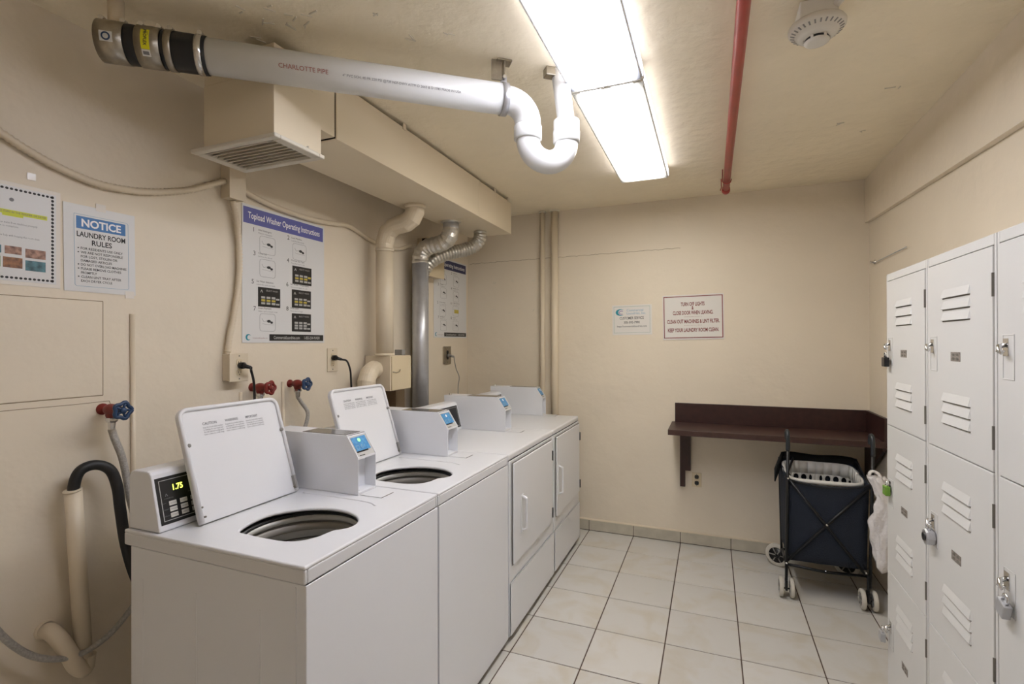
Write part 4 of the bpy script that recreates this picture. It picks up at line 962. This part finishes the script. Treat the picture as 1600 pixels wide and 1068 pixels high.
m_ = M(); text(m_, f, 'CUSTOMER SERVICE', .145, .115, .028, .0034, 'CENTER', width=.182, bold=.01); text(m_, f, '305-592-7990', .145, .082, .027, .0034, 'CENTER', width=.12, bold=.01)
text(m_, f, 'https://commerciallaundries.com', .145, .054, .021, .0034, 'CENTER', width=.225); m_.build('lettering', INK, sh_)
ls = thing('lights_sign', 'red lettered sign asking to turn off lights, on the back wall', 'sign', (.78, YB, 1.51))
f = Fr((.574, YB, 1.514), (1, 0, .016), (-.014, 0, 1))
m_ = M(); f.rect(m_, -.004, .422, -.004, .330, .001, .005); sh_ = m_.build('board', PAPER2, ls, bevel=.002)
m_ = M(); f.frame(m_, .003, .415, .008, .320, .006, .005, .0054); m_.build('border', MAROON, sh_)
m_ = M()
for s_, v, w_ in (('TURN OFF LIGHTS', .250, .165), ('&', .222, .014), ('CLOSE DOOR WHEN LEAVING.', .186, .28), ('CLEAN OUT MACHINES & LINT FILTER.', .122, .365), ('KEEP YOUR LAUNDRY ROOM CLEAN.', .058, .355)):
    text(m_, f, s_, .209, v-.003, .038, .0054, 'CENTER', width=w_, bold=.028)
for v in (.166, .102):
    for k in range(13): f.disc(m_, .150+k*.0098, v, .0022, .0018, .005, .0054, 6)
m_.build('lettering', MAROON, sh_)

# ------------------------------------------------------------ folding cart, basket, plastic bag
ca = thing('folding_cart', 'navy fabric folding laundry cart with crossed black frame and pale wheels', 'laundry cart', (1.52, -.45, .003))
XA, XB_, YA, YC = 1.318, 1.722, -.640, -.285       # bag corners
def tb(pts, r, nm, m_=FRAME, n=10, k=0): return M().tube(smoothpath(pts, 6) if k else pts, r, n).build(nm, m_, ca)
for x, x2 in ((1.312, 1.322), (1.722, 1.738)):
    post = tb([(x, -.655, .13), (x2, -.652, .905)], .0085, 'post')
    M().tube(smoothpath([(x2, -.652, .86), (x2, -.652, .925), (x2, -.640, .962), (x2, -.615, .968), (x2, -.600, .945), (x2, -.598, .915)], 5), .0115, 10).build('handle', mat('handle_grey', '3c4044', .3, metal=.5), ca)
    tb([(x+.02, -.27, .10), (x2-.002, -.27, .74)], .0075, 'post')
tb([(1.318, -.658, .705), (1.70, -.660, .20)], .008, 'cross_bar'); tb([(1.725, -.650, .69), (1.315, -.652, .215)], .008, 'cross_bar')
M().lathe((1.515, -.655, .452), (0, -1, 0), [(.007, 0), (.007, .012), (0, .014)], 10).build('rivet', CHROME, ca)
for q in ((1.322, -.668, .70), (1.312, -.664, .205), (1.702, -.664, .21), (1.52, -.60, .165)): M().lathe(q, (0, -1, 0), [(.006, -.006), (.006, .004), (0, .006)], 10).build('rivet', CHROME, ca)
tb([(1.312, -.65, .195), (1.52, -.60, .160), (1.722, -.60, .170)], .008, 'lower_bar'); tb([(1.315, -.65, .19), (1.335, -.27, .14)], .008, 'side_bar'); tb([(1.722, -.65, .17), (1.735, -.27, .13)], .008, 'side_bar')
tb([(1.335, -.27, .14), (1.735, -.27, .13)], .008, 'lower_bar'); tb([(1.312, -.64, .70), (1.40, -.27, .74)], .007, 'side_bar'); tb([(1.728, -.64, .69), (1.74, -.27, .74)], .007, 'side_bar')
# bag: open box of cloth, bulging between the bars, sagging front rim
bg = M(); nu, nv = 12, 10; V = []; Fq = []
def wallpatch(A, B, top, bot, bulge, nrm):
    b0 = len(bg.v); A, B = Vector(A), Vector(B); vs_ = []
    for j in range(nv+1):
        for i in range(nu+1):
            s_, t_ = i/nu, j/nv; p_ = A.lerp(B, s_); tz = top(s_); p_.z = bot + (tz-bot)*t_
            sh_ = .010*(1-t_)*(1 if True else 0)
            w_ = bulge*math.sin(PI*s_)*math.sin(PI*min(1, t_*1.02)) + .003*math.sin(s_*19+t_*2)*math.sin(PI*s_)
            p_ += Vector(nrm)*w_; c_ = Vector((1.52, -.46, p_.z)); p_ = c_ + (p_-c_)*(1-.05*(1-t_)); vs_.append(p_)
    bg.add(vs_, [(j*(nu+1)+i, j*(nu+1)+i+1, (j+1)*(nu+1)+i+1, (j+1)*(nu+1)+i) for j in range(nv) for i in range(nu)], True)
sag = lambda s_: .700 - .035*math.sin(PI*s_)**.7
wallpatch((XA, YA, 0), (XB_, YA, 0), sag, .215, .012, (0, -1, 0)); wallpatch((XB_, YA, 0), (XB_, YC, 0), lambda s_: .700+.03*s_, .215, .01, (1, 0, 0))
wallpatch((XB_, YC, 0), (XA, YC, 0), lambda s_: .73, .215, .008, (0, 1, 0)); wallpatch((XA, YC, 0), (XA, YA, 0), lambda s_: .73-.03*s_, .215, .01, (-1, 0, 0))
bg.add([(XA+.01, YA+.008, .217), (XB_-.01, YA+.008, .217), (XB_-.01, YC-.008, .217), (XA+.01, YC-.008, .217)], [(0, 1, 2, 3)])
bag = bg.build('bag', NAVY, ca); sm = bag.modifiers.new('solid', 'SOLIDIFY'); sm.thickness = .003
hm = M(); hm.tube([Vector((XA+(XB_-XA)*i/14, YA-.006-.010*math.sin(PI*i/14), sag(i/14)-.004)) for i in range(15)], .0045, 8); hm.build('hem', BFAB, bag)
fl = M(); n = 16; V = []
for i in range(n+1):
    s_ = i/n; x = 1.33+.42*s_; zt = .772 - .012*s_ + .018*math.sin(PI*s_)**.5*(.6+.4*math.cos(s_*7)); y = -.262
    V += [(x, y, .700), (x, y-.012, (.700+zt)/2), (x, y, zt)]
fl.add(V, [(3*i+a, 3*i+3+a, 3*i+4+a, 3*i+1+a) for i in range(n) for a in (0, 1)], True)
V = []
for i in range(8):
    s_ = i/7; V += [(1.335-.075*s_, -.262-.30*s_, .775-.045*s_**1.5), (1.332-.072*s_, -.262-.30*s_, .70-.05*s_)]
fl.add(V, [(2*i, 2*i+2, 2*i+3, 2*i+1) for i in range(7)], True)
V = []
for i in range(8):
    s_ = i/7; V += [(1.75-.02*s_, -.262-.33*s_, .762-.065*s_), (1.75-.02*s_, -.262-.33*s_, .68-.02*s_)]
fl.add(V, [(2*i, 2*i+2, 2*i+3, 2*i+1) for i in range(7)], True)
flp = fl.build('flap', BFAB, ca); sm = flp.modifiers.new('solid', 'SOLIDIFY'); sm.thickness = .006
def wheel(x, y, r, w_, par, ax=(1, 0, 0)):
    ax = Vector(ax).normalized(); c0 = Vector((x, y, r+.003)); e1 = ax.cross(Vector((0, 0, 1))); e2 = Vector((0, 0, 1))
    tr = M(); tr.lathe(c0-ax*w_/2, ax, [(r*.68, 0), (r*.93, .001), (r, w_*.25), (r, w_*.75), (r*.93, w_-.001), (r*.68, w_), (r*.68, 0)], 28); t_ = tr.build('wheel', TYRE, par)
    h = M(); h.lathe(c0-ax*(w_/2-.003), ax, [(0, 0), (r*.69, .001), (r*.69, w_-.007), (0, w_-.006)], 20); h.build('hub', BLACK, t_)
    for k in range(6):
        a = 2*PI*k/6; dr = e1*math.cos(a)+e2*math.sin(a); M().obox(c0-ax*(w_/2-.0015)+dr*r*.4, ax*.002, dr*r*.28, ax.cross(dr)*.003).build('spoke', GREYP, t_)
for x in (1.312, 1.715):
    fk = M(); fk.cyl((x, -.655, .20), (x, -.652, .10), .008, 10); fk.box(x-.006, x+.006, -.668, -.628, .045, .105); fk.cyl((x-.03, -.645, .050), (x+.03, -.645, .050), .005, 8); fk.build('fork', FRAME, ca, bevel=.001)
    wheel(x-.027, -.645, .055, .022, ca); wheel(x+.029, -.645, .055, .022, ca)
wheel(1.312, -.215, .074, .024, ca, (.45, .89, 0)); wheel(1.706, -.215, .074, .024, ca, (.45, .89, 0))
for x in (1.300, 1.700): M().tube([(x, -.225, .069), (x+.012, -.25, .069), (x+.03, -.27, .12)], .006, 8).build('axle', FRAME, ca)
# laundry basket: perforated wall built cell by cell
lbk = thing('laundry_basket', 'white plastic laundry basket with round holes sitting inside the navy cart', 'laundry basket', (1.52, -.455, .24))
bm_ = M(); NC = 28
def bp(u, v):       # u around 0..1, v height 0..1
    a = 2*PI*u; e_ = .35; cx_, cy_ = 1.52, -.458; ax_, ay_ = .187*(.86+.14*v), .158*(.86+.14*v)
    ca_, sa_ = math.cos(a), math.sin(a); px = ax_*math.copysign(abs(ca_)**e_, ca_); py = ay_*math.copysign(abs(sa_)**e_, sa_)
    return (cx_+px, cy_+py, .235+.475*v + v*.02*(py/ay_))
import itertools
us = []
# even spacing by arc length
S_ = [0]; prev = Vector(bp(0, 1))
for i in range(1, 721):
    c_ = Vector(bp(i/720, 1)); S_.append(S_[-1]+(c_-prev).length); prev = c_
def uat(d):
    d = d*S_[-1]
    import bisect
    j = min(719, max(0, bisect.bisect_right(S_, d)-1)); return (j+(d-S_[j])/max(1e-9, S_[j+1]-S_[j]))/720
def cellhole(i, v0, v1, hr=.34):
    V = []; 
    for k in range(16):
        a = 2*PI*k/16+PI/4*0; cx_, cy_ = math.cos(a), math.sin(a); mxx = max(abs(cx_), abs(cy_))
        su, sv_ = .5+.5*cx_/mxx, .5+.5*cy_/mxx; V.append(bp(uat((i+su)/NC), v0+(v1-v0)*sv_))
    for k in range(16):
        a = 2*PI*k/16; V.append(bp(uat((i+.5+hr*math.cos(a))/NC), (v0+v1)/2+(v1-v0)*.40*math.sin(a)))
    bm_.add(V, [(k, (k+1) % 16, 16+(k+1) % 16, 16+k) for k in range(16)], True)
rows = [(.75, .85), (.63, .73), (.51, .61)]
for i in range(NC):
    for v0, v1 in rows: cellhole(i, v0, v1)
    for v0, v1 in ((.85, 1.0), (.73, .75), (.61, .63), (0, .51)):
        bm_.add([bp(uat(i/NC), v0), bp(uat((i+1)/NC), v0), bp(uat((i+1)/NC), v1), bp(uat(i/NC), v1)], [(0, 1, 2, 3)], True)
wl_ = bm_.build('basket_wall', BASKET, lbk); sm = wl_.modifiers.new('solid', 'SOLIDIFY'); sm.thickness = .0025
rim = M(); L_ = [Vector(bp(uat(i/72), 1.0)) for i in range(73)]
V = []; 
for p_ in L_:
    o_ = (p_-Vector((1.52, -.458, p_.z))).normalized()
    V += [p_-o_*.002, p_+o_*.002+Vector((0, 0, .003)), p_+o_*.014, p_+o_*.015-Vector((0, 0, .018))]
rim.add(V, [(4*i+a, 4*i+4+a, 4*i+5+a, 4*i+1+a) for i in range(72) for a in (0, 1, 2)], True); r_ = rim.build('rim', BASKET, lbk); sm = r_.modifiers.new('solid', 'SOLIDIFY'); sm.thickness = .002
M().box(1.37, 1.67, -.58, -.335, .235, .24).build('bottom', BASKET, lbk)
# crumpled plastic bag hanging from the cart's right corner
pb_ = M(); n, mlev = 44, 46; V = []
for j in range(mlev+1):
    t_ = j/mlev; z = .752-.505*t_; w_ = .034+.022*min(1, t_*2.2)+.008*math.sin(t_*6); cx_ = 1.742+.045*min(1, t_*4)+.012*math.sin(t_*7); cy_ = -.690
    if t_ > .94: w_ *= 1-(t_-.94)*6
    for k in range(n):
        a = 2*PI*k/n; cr_ = 1+.20*math.sin(3*a+t_*9)+.15*math.sin(7*a-t_*14)+.10*math.sin(11*a+t_*25)
        V.append((cx_+w_*cr_*math.cos(a), cy_+w_*.7*cr_*math.sin(a), z+.010*math.sin(5*a+t_*11)))
pb_.add(V, [(j*n+k, j*n+(k+1) % n, (j+1)*n+(k+1) % n, (j+1)*n+k) for j in range(mlev) for k in range(n)] + [tuple(range(n)), tuple(mlev*n+k for k in range(n))[::-1]], True)
hd = [Vector((1.722, -.672, .735)), Vector((1.718, -.668, .765)), Vector((1.735, -.662, .778)), Vector((1.76, -.672, .765)), Vector((1.765, -.685, .735))]
pb_.tube(smoothpath(hd, 4), .009, 8)
o = pb_.build('plastic_bag', BAGM); tag(o, 'crumpled white plastic bag hanging at the right corner of the navy cart', 'plastic bag')
